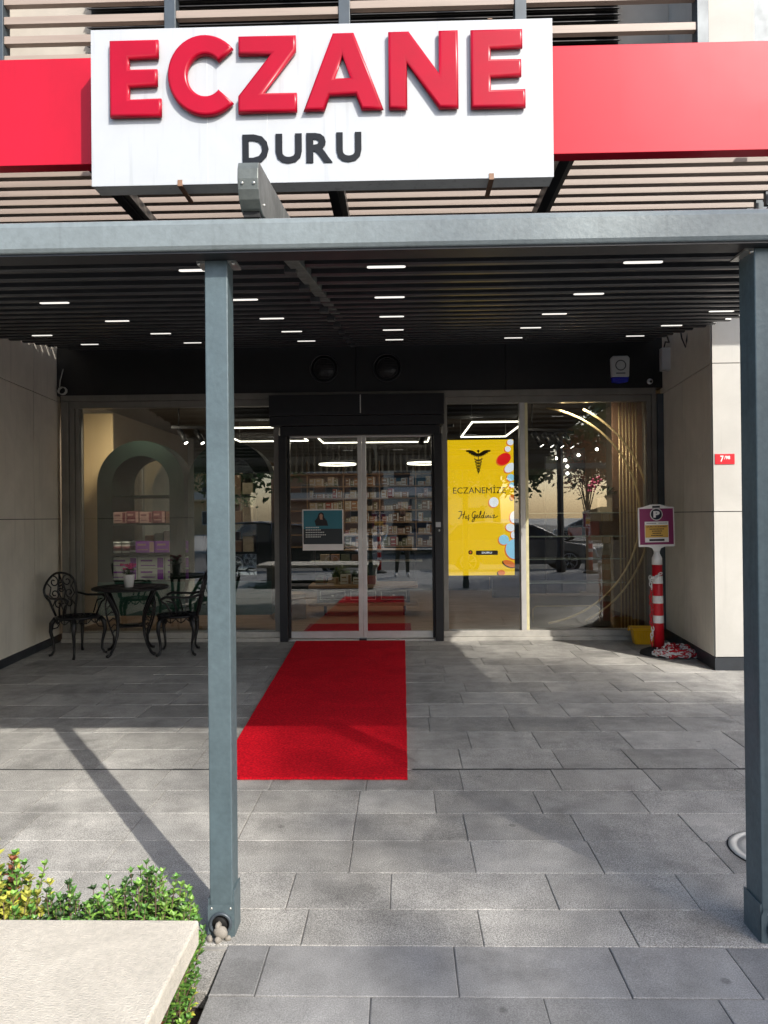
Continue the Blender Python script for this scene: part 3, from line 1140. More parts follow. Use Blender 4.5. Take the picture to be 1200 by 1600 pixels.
dr = thing('sliding_door', 'pair of glass sliding doors with silver stiles and black surround', 'door', (-0.48, 8.9, 0))
part('operator_box', 'jamb_black', dr, -1.575, 8.70, 2.70, 0.505, 8.90, 2.945)
part('operator_box', 'jamb_black', dr, -1.575, 8.735, 2.585, 0.505, 8.90, 2.697)
part('badge_strip', 'stile_alu', dr, -0.492, 8.695, 2.72, -0.480, 8.699, 2.94)
part('transom', 'jamb_black', dr, -1.46, 8.80, 2.475, 0.46, 8.93, 2.583)
part('jamb', 'jamb_black', dr, -1.478, 8.78, 0.001, -1.385, 8.95, 2.475)
part('jamb', 'jamb_black', dr, 0.385, 8.78, 0.001, 0.478, 8.95, 2.475)
part('threshold', 'stile_alu', dr, -1.383, 8.82, 0.001, 0.383, 8.98, 0.022)
for sx, (a, b) in ((1, (-1.383, -0.487)), (-1, (-0.483, 0.383))):
    leaf = part('door_leaf', 'shop_glass', dr, a + 0.03, 8.885, 0.11, b - 0.03, 8.893, 2.45, bevel=0)
    me = MB()
    if sx == 1:
        st = ((a, a + 0.028), (b - 0.05, b))
    else:
        st = ((a, a + 0.05), (b - 0.028, b))
    for (p, q) in st:
        m_ = MB()
        m_.box(p, 8.865, 0.03, q, 8.915, 2.473)
        o = m_.build('stile', 'stile_alu' if (q - p) > 0.04 else 'jamb_black', leaf, 0.003)
    m_ = MB()
    m_.box(st[0][1] + 0.0005, 8.867, 0.03, st[1][0] - 0.0005, 8.913, 0.11)
    m_.box(st[0][1] + 0.0005, 8.867, 2.45, st[1][0] - 0.0005, 8.913, 2.472)
    m_.build('rail', 'stile_alu', leaf, 0.003)
mb = MB()
mb.box(-0.53, 8.80, 0.002, -0.44, 8.863, 0.035)
child(mb.build('floor_lock', 'jamb_black'), dr)
mb = MB()
mb.cyl((0.435, 8.779, 1.32), (0.435, 8.765, 1.32), 0.014, 12)
mb.box(0.395, 8.765, 1.36, 0.455, 8.779, 1.42)
child(mb.build('key_switch', 'plastic_grey'), dr)

# things fixed to the facade
al = thing('alarm_siren', 'white alarm siren box with blue lens on the black fascia', 'alarm', (2.605, 8.86, 3.225))
mb = MB()
mb.prism([(-0.10, -0.10), (-0.11, 0.12), (-0.085, 0.15), (0.085, 0.15), (0.11, 0.12), (0.10, -0.10)], 'y', -0.07, -0.001)
mb.build('housing', 'plastic_pale', al, 0.008)
mb = MB()
mb.prism([(-0.09, -0.16), (-0.1, -0.102), (0.1, -0.102), (0.09, -0.16), (0.0, -0.175)], 'y', -0.055, -0.001)
mb.build('lens', 'siren_blue', al, 0.006)
mb = MB()
mb.tube([(0.058 * math.cos(a), -0.074, 0.035 + 0.058 * math.sin(a)) for a in [2 * PI * k / 28 for k in range(28)]], 0.006, 8, closed=True)
mb.box(-0.055, -0.0725, -0.065, 0.055, -0.0702, -0.052)
mb.build('emblem', 'anthracite', al)
jb = thing('junction_box', 'small grey junction box with black cables at the pier corner', 'electrical box', (3.05, 8.55, 3.27))
mb = MB()
mb.box(-0.06, -0.05, -0.13, 0.055, 0.04, 0.13)
mb.build('housing', 'plastic_grey', jb, 0.006)
mb = MB()
mb.tube([(-0.02, 0, 0.13), (-0.01, -0.02, 0.2), (-0.05, -0.25, 0.14), (-0.12, -0.35, 0.22), (-0.14, -0.35, 0.3)], 0.008, 6)
mb.tube([(-0.10, -0.7, 0.22), (-0.08, -0.7, 0.08), (-0.04, -0.7, -0.02), (-0.03, -0.7, 0.05), (0.0, -0.7, 0.21)], 0.008, 6)
mb.build('cable', 'cable', jb)
dc = thing('security_camera', 'tiny round camera on the black fascia beside the pier', 'camera', (2.96, 8.86, 3.07))
mb = MB()
mb.ball((0, -0.03, 0), 0.035, 12)
mb.cyl((0, 0, 0.0), (0, -0.03, 0.0), 0.022, 12)
mb.build('housing', 'plastic_pale', dc)
mb = MB()
mb.cyl((0, -0.06, -0.008), (0, -0.068, -0.008), 0.016, 12)
mb.build('lens', 'rubber', dc)
cc = MB()
cc.tube([(-4.10, 8.83, 3.32), (-4.14, 8.83, 3.18), (-4.15, 8.83, 3.08)] + [(-4.10 + 0.05 * math.cos(PI - a * 0.7), 8.828 - 0.002 * a, 3.05 + 0.045 * math.sin(PI - a * 0.7)) for a in range(0, 28)], 0.006, 6)
tag(cc.build('cable_coil', 'cable_pale'), 'small coil of pale cable hanging at the top left window corner', 'cable')
np_ = thing('number_plate', 'small red enamel plate with white number 7/98 on the cream pier', 'number plate', (3.072, 7.085, 2.01))
mb = MB()
mb.box(-0.092, -0.008, -0.05, 0.092, -0.0005, 0.05)
mb.build('plate', 'plate_red', np_, 0.002)
text('7', 'numeral', 'paper_white', np_, -0.045, -0.012, -0.026, 0.032, -0.0095, 0.02, 0.002)
text('/98', 'numeral', 'paper_white', np_, -0.008, 0.048, -0.004, 0.03, -0.0095, 0.02, 0.002)

# ------------------------------------------------------------------ red carpet
cp = MB()
pts = [(-1.087, 4.185), (0.015, 4.178), (0.018, 8.77), (-1.283, 8.77)]
sub = []
n = 40
for i in range(n):
    u = i / n
    sub.append((pts[0][0] + (pts[1][0] - pts[0][0]) * u, pts[0][1] + random.uniform(-.003, .003)))
for i in range(n):
    u = i / n
    sub.append((pts[1][0] + (pts[2][0] - pts[1][0]) * u + random.uniform(-.002, .002), pts[1][1] + (pts[2][1] - pts[1][1]) * u))
for i in range(n):
    u = i / n
    sub.append((pts[2][0] + (pts[3][0] - pts[2][0]) * u, pts[2][1]))
for i in range(n):
    u = i / n
    sub.append((pts[3][0] + (pts[0][0] - pts[3][0]) * u + random.uniform(-.002, .002), pts[3][1] + (pts[0][1] - pts[3][1]) * u))
cp.prism(sub, 'z', 0.003, 0.017)
tag(cp.build('carpet', 'carpet'), 'long red coarse pile carpet leading to the sliding doors', 'carpet')

# ------------------------------------------------------------------ manhole
mh = thing('manhole_cover', 'round pale concrete manhole cover in the paving by the right post', 'manhole cover', (1.655, 3.30, 0))
mb = MB()
mb.lathe([(0.21, 0.0), (0.21, 0.008), (0.185, 0.010), (0.183, 0.006), (0.17, 0.006), (0.168, 0.010), (0.10, 0.011), (0.098, 0.008), (0.088, 0.008), (0.086, 0.011), (0.001, 0.011)], 0, 0, 48)
mb.build('lid', 'manhole_rim', mh)
mb = MB()
mb.lathe([(0.216, 0.001), (0.216, 0.004), (0.2105, 0.004), (0.2105, 0.001)], 0, 0, 48)
mb.build('gap_ring', 'gutter_dark', mh)


# ================================================================== CAFE SET
def arc3(c, r, a0, a1, n, plane='xz', y=0.0):
    out = []
    for i in range(n + 1):
        a = a0 + (a1 - a0) * i / n
        out.append((c[0] + r * math.cos(a), y, c[1] + r * math.sin(a)))
    return out


def spiral(cx, cz, r0, r1, a0, a1, y=0, n=16):
    return [(cx + (r0 + (r1 - r0) * i / n) * math.cos(a0 + (a1 - a0) * i / n), y, cz + (r0 + (r1 - r0) * i / n) * math.sin(a0 + (a1 - a0) * i / n)) for i in range(n + 1)]


def lean(pts, k=0.22, z0=0.42, dy=0.21):
    """lean a back drawn flat in xz backwards (+y)"""
    return [(x, y + dy + (z - z0) * k - 0.10 * x * x, z) for x, y, z in pts]


def make_chair(label):
    t = thing('garden_chair', label, 'chair', group='cast iron chairs at the small table')
    # seat: pierced round plate
    mb = MB()
    mb.tube([(0.225 * math.cos(a), 0.215 * math.sin(a), 0.42) for a in [2 * PI * k / 28 for k in range(28)]], 0.014, 8, closed=True)
    mb.lathe([(0.20, 0.416), (0.20, 0.424), (0.02, 0.418), (0.001, 0.418)], 0, 0, 28)
    for k in range(14):
        a = 2 * PI * k / 14
        mb.tube([(0.08 * math.cos(a), 0.08 * math.sin(a), 0.424), (0.21 * math.cos(a + .15), 0.205 * math.sin(a + .15), 0.428)], 0.006, 5)
    mb.build('seat', 'iron_black', t)
    mb = MB()
    for k in range(12):
        a = 2 * PI * k / 12
        a2 = a + PI / 6
        am = (a + a2) / 2
        mb.tube([(0.222 * math.cos(a), 0.212 * math.sin(a), 0.405), (0.225 * math.cos((a + am) / 2), 0.215 * math.sin((a + am) / 2), 0.375), (0.224 * math.cos(am), 0.214 * math.sin(am), 0.36),
                 (0.225 * math.cos((a2 + am) / 2), 0.215 * math.sin((a2 + am) / 2), 0.375), (0.222 * math.cos(a2), 0.212 * math.sin(a2), 0.405)], 0.0065, 5)
        mb.tube([(0.223 * math.cos(am), 0.213 * math.sin(am), 0.41), (0.224 * math.cos(am), 0.214 * math.sin(am), 0.36)], 0.006, 5)
    mb.build('apron', 'iron_black', t)
    for sx, sy in ((1, -1), (-1, -1), (1, 1), (-1, 1)):
        mb = MB()
        dx, dy = sx * 0.17, sy * 0.15
        mb.tube([(dx, dy, 0.415), (dx * 1.16, dy * 1.2, 0.36), (dx * 1.2, dy * 1.25, 0.27), (dx * 1.08, dy * 1.12, 0.14), (dx * 1.06, dy * 1.1, 0.06), (dx * 1.16, dy * 1.22, 0.018), (dx * 1.28, dy * 1.36, 0.012)],
                [0.024, 0.027, 0.02, 0.014, 0.012, 0.014, 0.016], 8)
        mb.tube([(dx * 1.0, dy * 0.9, 0.40), (dx * 0.75, dy * 0.95, 0.345), (dx * 0.86, dy * 1.02, 0.31), (dx * 1.1, dy * 1.15, 0.30)], 0.007, 5)
        mb.build('leg', 'iron_black', t)
    # back: outer loop with scroll infill
    mb = MB()
    outer = []
    for i in range(25):
        u = i / 24
        a = PI * 1.18 - u * PI * 1.36
        w = 0.205 + 0.02 * math.sin(u * PI * 4)
        outer.append((w * math.cos(a), 0, 0.70 + 0.195 * math.sin(a)))
    outer = [(-0.12, 0, 0.43), (-0.15, 0, 0.52)] + outer + [(0.15, 0, 0.52), (0.12, 0, 0.43)]
    mb.tube(lean(outer), 0.013, 8)
    mb.build('back_frame', 'iron_black', t)
    mb = MB()
    for s in (-1, 1):
        for sp_ in (spiral(s * 0.085, 0.80, 0.065, 0.012, PI / 2, PI / 2 + s * 2.3 * PI), spiral(s * 0.095, 0.665, 0.055, 0.012, -PI / 2, -PI / 2 - s * 2.2 * PI),
                    spiral(s * 0.065, 0.55, 0.05, 0.012, PI / 2, PI / 2 - s * 2.0 * PI)):
            mb.tube(lean(sp_), 0.0075, 6)
        mb.tube(lean([(0, 0, 0.44), (s * 0.03, 0, 0.52), (s * 0.015, 0, 0.60), (s * 0.05, 0, 0.70), (s * 0.02, 0, 0.78), (0, 0, 0.88)]), 0.0085, 6)
        mb.tube(lean([(s * 0.15, 0, 0.52), (s * 0.10, 0, 0.6), (s * 0.16, 0, 0.66), (s * 0.13, 0, 0.74), (s * 0.18, 0, 0.8)]), 0.0075, 6)
    mb.tube(lean([(0.04 * math.cos(a), 0, 0.735 + 0.05 * math.sin(a)) for a in [2 * PI * k / 16 for k in range(16)]]), 0.008, 6, closed=True)
    for k in range(5):
        a = 2 * PI * k / 5
        mb.ball(lean([(0.02 * math.cos(a), 0, 0.735 + 0.022 * math.sin(a))])[0], 0.013, 6)
    mb.build('back_scrollwork', 'iron_black', t)
    for s in (-1, 1):
        mb = MB()
        mb.tube([(s * 0.2, 0.27, 0.66), (s * 0.235, 0.14, 0.635), (s * 0.25, 0.0, 0.64), (s * 0.25, -0.1, 0.645), (s * 0.245, -0.15, 0.62), (s * 0.24, -0.135, 0.59), (s * 0.235, -0.10, 0.57),
                 (s * 0.23, -0.06, 0.50), (s * 0.215, -0.04, 0.43)], [0.013, 0.013, 0.014, 0.016, 0.016, 0.012, 0.011, 0.011, 0.013], 8)
        mb.tube([(s * 0.245, -0.09, 0.60), (s * 0.24, -0.02, 0.585), (s * 0.235, 0.0, 0.53), (s * 0.22, 0.02, 0.44)], 0.008, 6)
        mb.build('armrest', 'iron_black', t)
    return t


ch1 = make_chair('ornate black cast iron armchair by the beige wall, left of the table')
ch1.location = (-3.58, 8.02, 0.002)
ch1.rotation_euler = (0, 0, R_(62))
ch2 = copy_tree(ch1)
ch2['label'] = 'ornate black cast iron armchair right of the table, near the grey post'
ch2.location = (-2.50, 8.12, 0.002)
ch2.rotation_euler = (0, 0, R_(-80))
tb = thing('garden_table', 'round black cast iron table holding a potted pink flower', 'table', (-3.03, 8.12, 0.002), R_(20))
mb = MB()
mb.tube([(0.40 * math.cos(a), 0.40 * math.sin(a), 0.725) for a in [2 * PI * k / 40 for k in range(40)]], 0.014, 8, closed=True)
mb.lathe([(0.39, 0.722), (0.39, 0.732), (0.30, 0.734), (0.295, 0.728), (0.28, 0.728), (0.275, 0.735), (0.12, 0.735), (0.115, 0.729), (0.10, 0.729), (0.095, 0.735), (0.001, 0.735)], 0, 0, 40)
mb.build('tabletop', 'iron_black', tb)
for k in range(4):
    a = PI / 4 + k * PI / 2
    c, s = math.cos(a), math.sin(a)
    mb = MB()
    prof = [(0.36, 0.715), (0.33, 0.66), (0.27, 0.56), (0.21, 0.45), (0.19, 0.35), (0.20, 0.22), (0.24, 0.11), (0.30, 0.03), (0.345, 0.014)]
    mb.tube([(r * c, r * s, z) for r, z in prof], [0.017, 0.02, 0.022, 0.02, 0.018, 0.016, 0.014, 0.015, 0.02], 8)
    prof = [(0.33, 0.66), (0.36, 0.58), (0.35, 0.46), (0.30, 0.33), (0.25, 0.22), (0.25, 0.11)]
    if k in (0, 2, 3):
        mb.tube([(r * c, r * s, z) for r, z in prof], 0.010, 6)
        for z, r0, r1 in ((0.6, 0.30, 0.355), (0.53, 0.25, 0.356), (0.46, 0.215, 0.35), (0.39, 0.195, 0.325), (0.32, 0.19, 0.295), (0.26, 0.195, 0.27)):
            mb.tube([(r0 * c, r0 * s, z), ((r0 + r1) / 2 * c, (r0 + r1) / 2 * s, z + 0.03), (r1 * c, r1 * s, z - 0.01)], 0.007, 5)
    mb.build('leg', 'iron_black', tb)
mb = MB()
mb.lathe([(0.14, 0.30), (0.14, 0.312), (0.001, 0.312)], 0, 0, 24)
for k in range(4):
    a = PI / 4 + k * PI / 2
    mb.tube([(0.12 * math.cos(a), 0.12 * math.sin(a), 0.306), (0.20 * math.cos(a), 0.20 * math.sin(a), 0.31)], 0.010, 6)
mb.build('lower_shelf', 'iron_black', tb)
pt = thing('potted_flower', 'pink flowering plant in a white pot on the black table', 'potted plant', (-3.03, 8.07, 0.739))
mb = MB()
mb.lathe([(0.045, 0.0), (0.062, 0.13), (0.066, 0.135), (0.062, 0.137), (0.056, 0.125), (0.001, 0.12)], 0, 0, 24)
mb.build('pot', 'pot_white', pt)
mb = MB()
rng = random.Random(4)
for i in range(150):
    a = rng.uniform(0, 2 * PI)
    r = rng.uniform(0.0, 0.085)
    z = 0.14 + rng.uniform(0, 0.06)
    c = Vector((r * math.cos(a), r * math.sin(a), z))
    d = Vector((math.cos(a), math.sin(a), rng.uniform(-0.2, 0.9))).normalized() * 0.022
    s = d.cross(Vector((0, 0, 1))).normalized() * 0.012
    mb.add([c - d * .3, c + s, c + d, c - s], [(0, 1, 2, 3)])
mb.build('foliage', 'leaf_dark', pt)
mb = MB()
for i in range(11):
    a = rng.uniform(0, 2 * PI)
    r = rng.uniform(0.0, 0.075)
    c = (r * math.cos(a), r * math.sin(a), 0.20 + rng.uniform(-0.01, 0.055))
    for k in range(5):
        b = 2 * PI * k / 5 + i
        mb.ball((c[0] + 0.012 * math.cos(b), c[1] + 0.012 * math.sin(b) - 0.004, c[2] + 0.006 * math.sin(b * 2)), 0.0125, 6, (1, 1, .7))
mb.build('blossom', 'petal', pt)

# ================================================================== RIGHT CORNER
def make_bollard(label, loc, rz=0, lean_=0.0, detail=True, grp='red and white bollards with parking boards'):
    t = thing('parking_bollard', label, 'bollard', loc, rz, grp)
    mb = MB()
    mb.lathe([(0.20, 0.0), (0.19, 0.03), (0.12, 0.06), (0.065, 0.075), (0.001, 0.075)], 0.0, 0, 28)
    mb.build('rubber_base', 'rubber', t)
    mb = MB()
    mb.lathe([(0.054, 0.06), (0.052, 0.95), (0.001, 0.95)], 0, 0, 24)
    mb.build('tube', 'bollard_red', t)
    for zc in (0.37, 0.58, 0.79):
        mb = MB()
        mb.lathe([(0.0545, zc - 0.04), (0.0548, zc - 0.035), (0.0543, zc + 0.035), (0.0535, zc + 0.04)], 0, 0, 24)
        mb.build('reflective_band', 'bollard_white', t)
    mb = MB()
    mb.lathe([(0.053, 0.951), (0.053, 1.02), (0.035, 1.06), (0.026, 1.075), (0.026, 1.09), (0.001, 1.09)], 0, 0, 20)
    mb.build('cap', 'bollard_white', t)
    mb = MB()
    mb.prism([(-0.03, 1.04), (-0.03, 1.09), (-0.045, 1.125), (-0.085, 1.14), (-0.185, 1.142), (-0.192, 1.15), (-0.192, 1.555), (-0.185, 1.562), (-0.14, 1.565), (-0.055, 1.592), (0.045, 1.592),
              (0.13, 1.565), (0.185, 1.562), (0.192, 1.555), (0.192, 1.15), (0.185, 1.142), (0.085, 1.14), (0.045, 1.125), (0.03, 1.09), (0.03, 1.04)], 'y', -0.012, 0.012)
    bd_ = mb.build('sign_board', 'bollard_white', t, 0.004)
    for s_, y_ in ((-1, -0.0135),):
        m1 = MB()
        m1.box(-0.178, y_ - 0.001, 1.165, 0.178, y_, 1.548)
        m1.build('purple_sheet', 'sign_purple', bd_)
        m1 = MB()
        m1.box(-0.04, y_ - 0.0035, 1.556, 0.04, y_ + 0.001, 1.578)
        m1.build('grip_slot', 'ink', bd_)
        m1 = MB()
        m1.cyl((0, y_ - 0.002, 1.487), (0, y_ - 0.0035, 1.487), 0.066, 28)
        m1.build('emblem_ring', 'paper_white', bd_)
        m1 = MB()
        m1.cyl((0, y_ - 0.0037, 1.487), (0, y_ - 0.0047, 1.487), 0.057, 28)
        m1.build('emblem_disc', 'navy', bd_)
        text('P', 'letter', 'paper_white', bd_, -0.032, 0.036, 1.452, 1.522, y_ - 0.006, 0.05, 0.001)
        m1 = MB()
        m1.box(-0.125, y_ - 0.003, 1.19, 0.125, y_ - 0.0015, 1.41)
        m1.build('notice', 'paper_white', bd_)
        m1 = MB()
        m1.box(-0.121, y_ - 0.0045, 1.24, 0.121, y_ - 0.0032, 1.372)
        m1.build('yellow_panel', 'label_yellow', bd_)
        if detail:
            text('DURU ECZANESİ', 'lettering', 'ink', bd_, -0.105, 0.105, 1.348, 1.366, y_ - 0.0052, 0.03, 0.0006)
            m1 = MB()
            for z_, w_ in ((1.330, 0.075), (1.308, 0.05), (1.285, 0.045), (1.262, 0.06)):
                k_ = -w_
                while k_ < w_:
                    m1.box(k_, y_ - 0.0053, z_ - 0.005, k_ + 0.012, y_ - 0.0047, z_ + 0.005)
                    k_ += 0.0155
            k_ = -0.105
            while k_ < 0.105:
                if abs(k_) > 0.012:
                    m1.box(k_, y_ - 0.0042, 1.388, k_ + 0.008, y_ - 0.0036, 1.395)
                k_ += 0.0115
            m1.box(-0.08, y_ - 0.0042, 1.202, 0.08, y_ - 0.0036, 1.224)
            m1.build('small_print', 'ink', bd_)
    return t


bo = make_bollard('red and white bollard with purple parking board beside the cream pier', (2.725, 7.93, 0.002), 0, 0)
bo.rotation_euler = (0, R_(-0.8), 0)


def link(mb, c, d, up, L=0.030, r=0.0052, w=0.015):
    """one oval chain link: centre, direction, side axis"""
    d = d.normalized()
    up = (up - d * up.dot(d)).normalized()
    pts = []
    for k in range(12):
        a = 2 * PI * k / 12
        pts.append(c + d * (math.cos(a) * L) + up * (math.sin(a) * w))
    mb.tube(pts, r, 5, closed=True)


rng = random.Random(21)
ck = thing('plastic_chain', 'heap of red and white plastic chain at the foot of the bollard', 'chain', (2.83, 7.78, 0))
path = []
n = 360
for i in range(n):
    u = i / n
    a = i * 0.33 + 1.2 * math.sin(i * 0.05)
    r = 0.06 + 0.16 * abs(math.sin(i * 0.083 + 1.0)) * rng.uniform(0.75, 1.05)
    hgt = 0.02 + 0.14 * max(0, 1 - (r / 0.24)) ** 0.8 * rng.uniform(0.3, 1.0)
    path.append(Vector((r * math.cos(a) * 1.05 + 0.02, r * math.sin(a) * 0.85 - 0.0, hgt)))
mr = MB()
mw = MB()
for i in range(1, n - 1):
    d = path[i + 1] - path[i - 1]
    seg = (i // 9) % 2
    link(mw if seg else mr, path[i], d + Vector((rng.uniform(-.05, .05), rng.uniform(-.05, .05), rng.uniform(-.02, .02))), Vector((rng.uniform(-1, 1), rng.uniform(-1, 1), rng.uniform(-.6, 1))), 0.027, 0.0062, 0.016)
mr.build('red_links', 'bollard_red', ck)
mw.build('white_links', 'bollard_white', ck)
# chain that runs up the side of the tube to a hook
cw = MB()
cr = MB()
for i in range(22):
    z = 0.10 + i * 0.034
    tgt = cw if i > 17 or i in (2, 3, 4, 5) else cr
    link(tgt, Vector((-0.078 - 0.008 * math.sin(i), -0.02 + 0.004 * math.cos(i * 2), z)), Vector((0.02 * math.sin(i), 0, 1)), Vector((1, 0, 0)) if i % 2 else Vector((0, 1, 0)), 0.024, 0.005, 0.013)
cw2 = MB()
for i in range(5):
    link(cw2, Vector((-0.07 + 0.02 * i, -0.062, 0.80 + 0.014 * i)), Vector((1, 0, 0.5)), Vector((0, 1, 0)) if i % 2 else Vector((0, 0, 1)), 0.022, 0.005, 0.012)
cr.build('red_hanging_links', 'bollard_red', bo)
cw.build('hanging_links', 'bollard_white', bo)
cw2.build('hooked_links', 'bollard_white', bo)
bk = thing('shopping_basket', 'yellow plastic basket on the paving below the shop window', 'basket', (2.76, 8.56, 0.002), R_(-4))
mb = MB()
o_, i_ = [], []


def ring_rect(hx, hy, z, r=0.02, n=4):
    out = []
    for (cx, cy, a0) in ((hx - r, hy - r, 0), (-hx + r, hy - r, PI / 2), (-hx + r, -hy + r, PI), (hx - r, -hy + r, 1.5 * PI)):
        for k in range(n + 1):
            a = a0 + PI / 2 * k / n
            out.append((cx + r * math.cos(a), cy + r * math.sin(a), z))
    return out


rings = [ring_rect(0.105, 0.075, 0.0), ring_rect(0.125, 0.092, 0.12), ring_rect(0.132, 0.098, 0.165), ring_rect(0.148, 0.112, 0.17), ring_rect(0.150, 0.114, 0.185), ring_rect(0.140, 0.106, 0.19), ring_rect(0.128, 0.095, 0.18), ring_rect(0.10, 0.07, 0.01)]
nv = len(rings[0])
vs = [p for r in rings for p in r]
fs = [(i * nv + k, i * nv + (k + 1) % nv, (i + 1) * nv + (k + 1) % nv, (i + 1) * nv + k) for i in range(len(rings) - 1) for k in range(nv)]
fs += [tuple(range(nv))[::-1], tuple((len(rings) - 1) * nv + k for k in range(nv))]
mb.add(vs, fs)
mb.build('tub', 'basket_yellow', bk)
for sx in (-1, 1):
    mb = MB()
    mb.tube([(sx * 0.15, -0.03, 0.178), (sx * 0.165, -0.01, 0.15), (sx * 0.165, 0.03, 0.15), (sx * 0.15, 0.05, 0.178)], 0.007, 6)
    mb.build('handle', 'basket_yellow', bk)
mb = MB()
for k in range(-3, 4):
    mb.box(k * 0.03 - 0.006, -0.0975, 0.07, k * 0.03 + 0.006, -0.092, 0.14)
mb.build('ribs', 'basket_yellow', bk)

# ================================================================== BENCH, SHRUBS, STONES
be = thing('stone_bench', 'low concrete bench slab in the bottom left corner', 'bench', (-1.6, 1.4, 0))
mb = MB()
mb.box(-3.2, 0.6, 0.385, -0.541, 1.915, 0.45)
child(mb.build('slab', 'bench_stone', None, 0.006), be)
mb = MB()
mb.box(-0.84, 0.7, -0.08, -0.60, 1.72, 0.384)
mb.box(-3.0, 0.7, -0.08, -2.7, 1.72, 0.384)
child(mb.build('support', 'bench_leg', None, 0.006), be)


def leaf(mb, c, d, up, L, w):
    """pointed leaf folded along its midrib"""
    d = d.normalized()
    s = d.cross(up)
    if s.length < 1e-4:
        s = d.orthogonal()
    s.normalize()
    nn = s.cross(d)
    a = c
    t = c + d * L - nn * L * 0.12
    l1 = c + d * L * 0.3 + s * w * 0.8 + nn * w * 0.25
    l2 = c + d * L * 0.65 + s * w + nn * w * 0.2
    r1 = c + d * L * 0.3 - s * w * 0.8 + nn * w * 0.25
    r2 = c + d * L * 0.65 - s * w + nn * w * 0.2
    m1 = c + d * L * 0.5
    mb.add([a, l1, l2, t, r2, r1, m1], [(0, 6, 1), (1, 6, 2), (2, 6, 3), (0, 5, 6), (5, 4, 6), (4, 3, 6)])


def shrub(name, label, ctr, rad, h, nst, mats, wts, L, w, seed, z0=-0.07, group=None, up=0.7):
    rng = random.Random(seed)
    t = thing(name, label, 'shrub', (ctr[0], ctr[1], z0), 0, group)
    lf = MB()
    st = MB()
    for i in range(nst):
        a = rng.uniform(0, 2 * PI)
        q = math.sqrt(rng.random())
        bx0, by0 = rad[0] * q * 0.75 * math.cos(a), rad[1] * q * 0.75 * math.sin(a)
        hh = h * rng.uniform(0.55, 1.0) * (1 - 0.35 * q * q)
        tip = Vector((bx0 * 1.35 + rng.uniform(-.03, .03), by0 * 1.35 + rng.uniform(-.03, .03), hh))
        base = Vector((bx0 * 0.7, by0 * 0.7, 0))
        midp = (base + tip) / 2 + Vector((rng.uniform(-.02, .02), rng.uniform(-.02, .02), 0))
        st.tube([base, midp, tip], [0.0028, 0.0022, 0.0012], 4)
        mi = rng.choices(range(len(mats)), wts)[0]
        k = 0.30 + rng.random() * 0.1
        ang = rng.uniform(0, 6)
        while k < 1.0:
            p = base.lerp(midp, k * 2) if k < 0.5 else midp.lerp(tip, k * 2 - 1)
            for s in (0, PI):
                aa = ang + s
                d = Vector((math.cos(aa), math.sin(aa), up + rng.uniform(-.5, .4)))
                lf.m(mi if rng.random() < 0.8 else rng.choices(range(len(mats)), wts)[0])
                leaf(lf, p, d, Vector((0, 0, 1)), L * rng.uniform(0.7, 1.2), w * rng.uniform(0.8, 1.2))
            ang += 1.7 + rng.uniform(-.4, .4)
            k += 0.016 / h * 1.6 * rng.uniform(0.7, 1.3)
        for s in range(4):
            aa = s * PI / 2 + ang
            d = Vector((math.cos(aa) * .6, math.sin(aa) * .6, 1))
            lf.m(mi)
            leaf(lf, tip, d, Vector((0, 0, 1)), L * 0.8, w * 0.8)
    lf.build('foliage', mats, t)
    st.build('stem', 'stem', t)
    return t


G_ = 'small shrubs in the planting bed'
shrub('shrub', 'dense fresh green shrub behind the bench beside the left post', (-0.80, 2.20), (0.17, 0.15), 0.53, 340, ['leaf_green', 'leaf_fresh', 'leaf_dark'], (5, 3, 1), 0.026, 0.0065, 1, group=G_)
shrub('shrub', 'lower green shrub between the yellow shrub and the taller green one', (-1.03, 2.22), (0.14, 0.14), 0.46, 230, ['leaf_green', 'leaf_fresh', 'leaf_dark'], (5, 2, 2), 0.025, 0.0065, 2, group=G_)
shrub('shrub', 'yellow green shrub with reddish twigs at the left edge behind the bench', (-1.30, 2.24), (0.20, 0.16), 0.58, 220, ['leaf_yellow', 'leaf_fresh', 'leaf_green', 'leaf_red'], (6, 3, 2, 0.2), 0.027, 0.009, 3, group=G_, up=1.0)
shrub('shrub', 'low scrubby plant in the gap between bench and paving, nearest the camera', (-0.73, 1.98), (0.08, 0.16), 0.15, 60, ['leaf_dark', 'leaf_red', 'leaf_green', 'leaf_yellow'], (3, 3, 2, 1), 0.022, 0.006, 4, group=G_)
shrub('shrub', 'low green sprig in the gap just in front of the left post', (-0.70, 2.22), (0.06, 0.10), 0.17, 34, ['leaf_green', 'leaf_fresh', 'leaf_yellow'], (3, 2, 2), 0.024, 0.006, 5, group=G_)
mb = MB()
mb.prism([(-0.80, 2.36), (-0.635, 2.34), (-0.632, 2.565), (-0.83, 2.565)], 'z', -0.07, -0.012)
tag(mb.build('edging_stone', 'granite_rough', None, 0.006), 'rough granite edging stone in the bed in front of the left post', 'stone')
pb = None
rng = random.Random(8)
plab = ['pale rounded pebble lying inside the drain opening of the left post', 'light cream pebble just below the drain opening of the left post', 'brownish pebble at the left of the drain opening', 'small grey pebble at the right of the drain opening', 'tiny pebble wedged deep at the top of the heap in the drain']
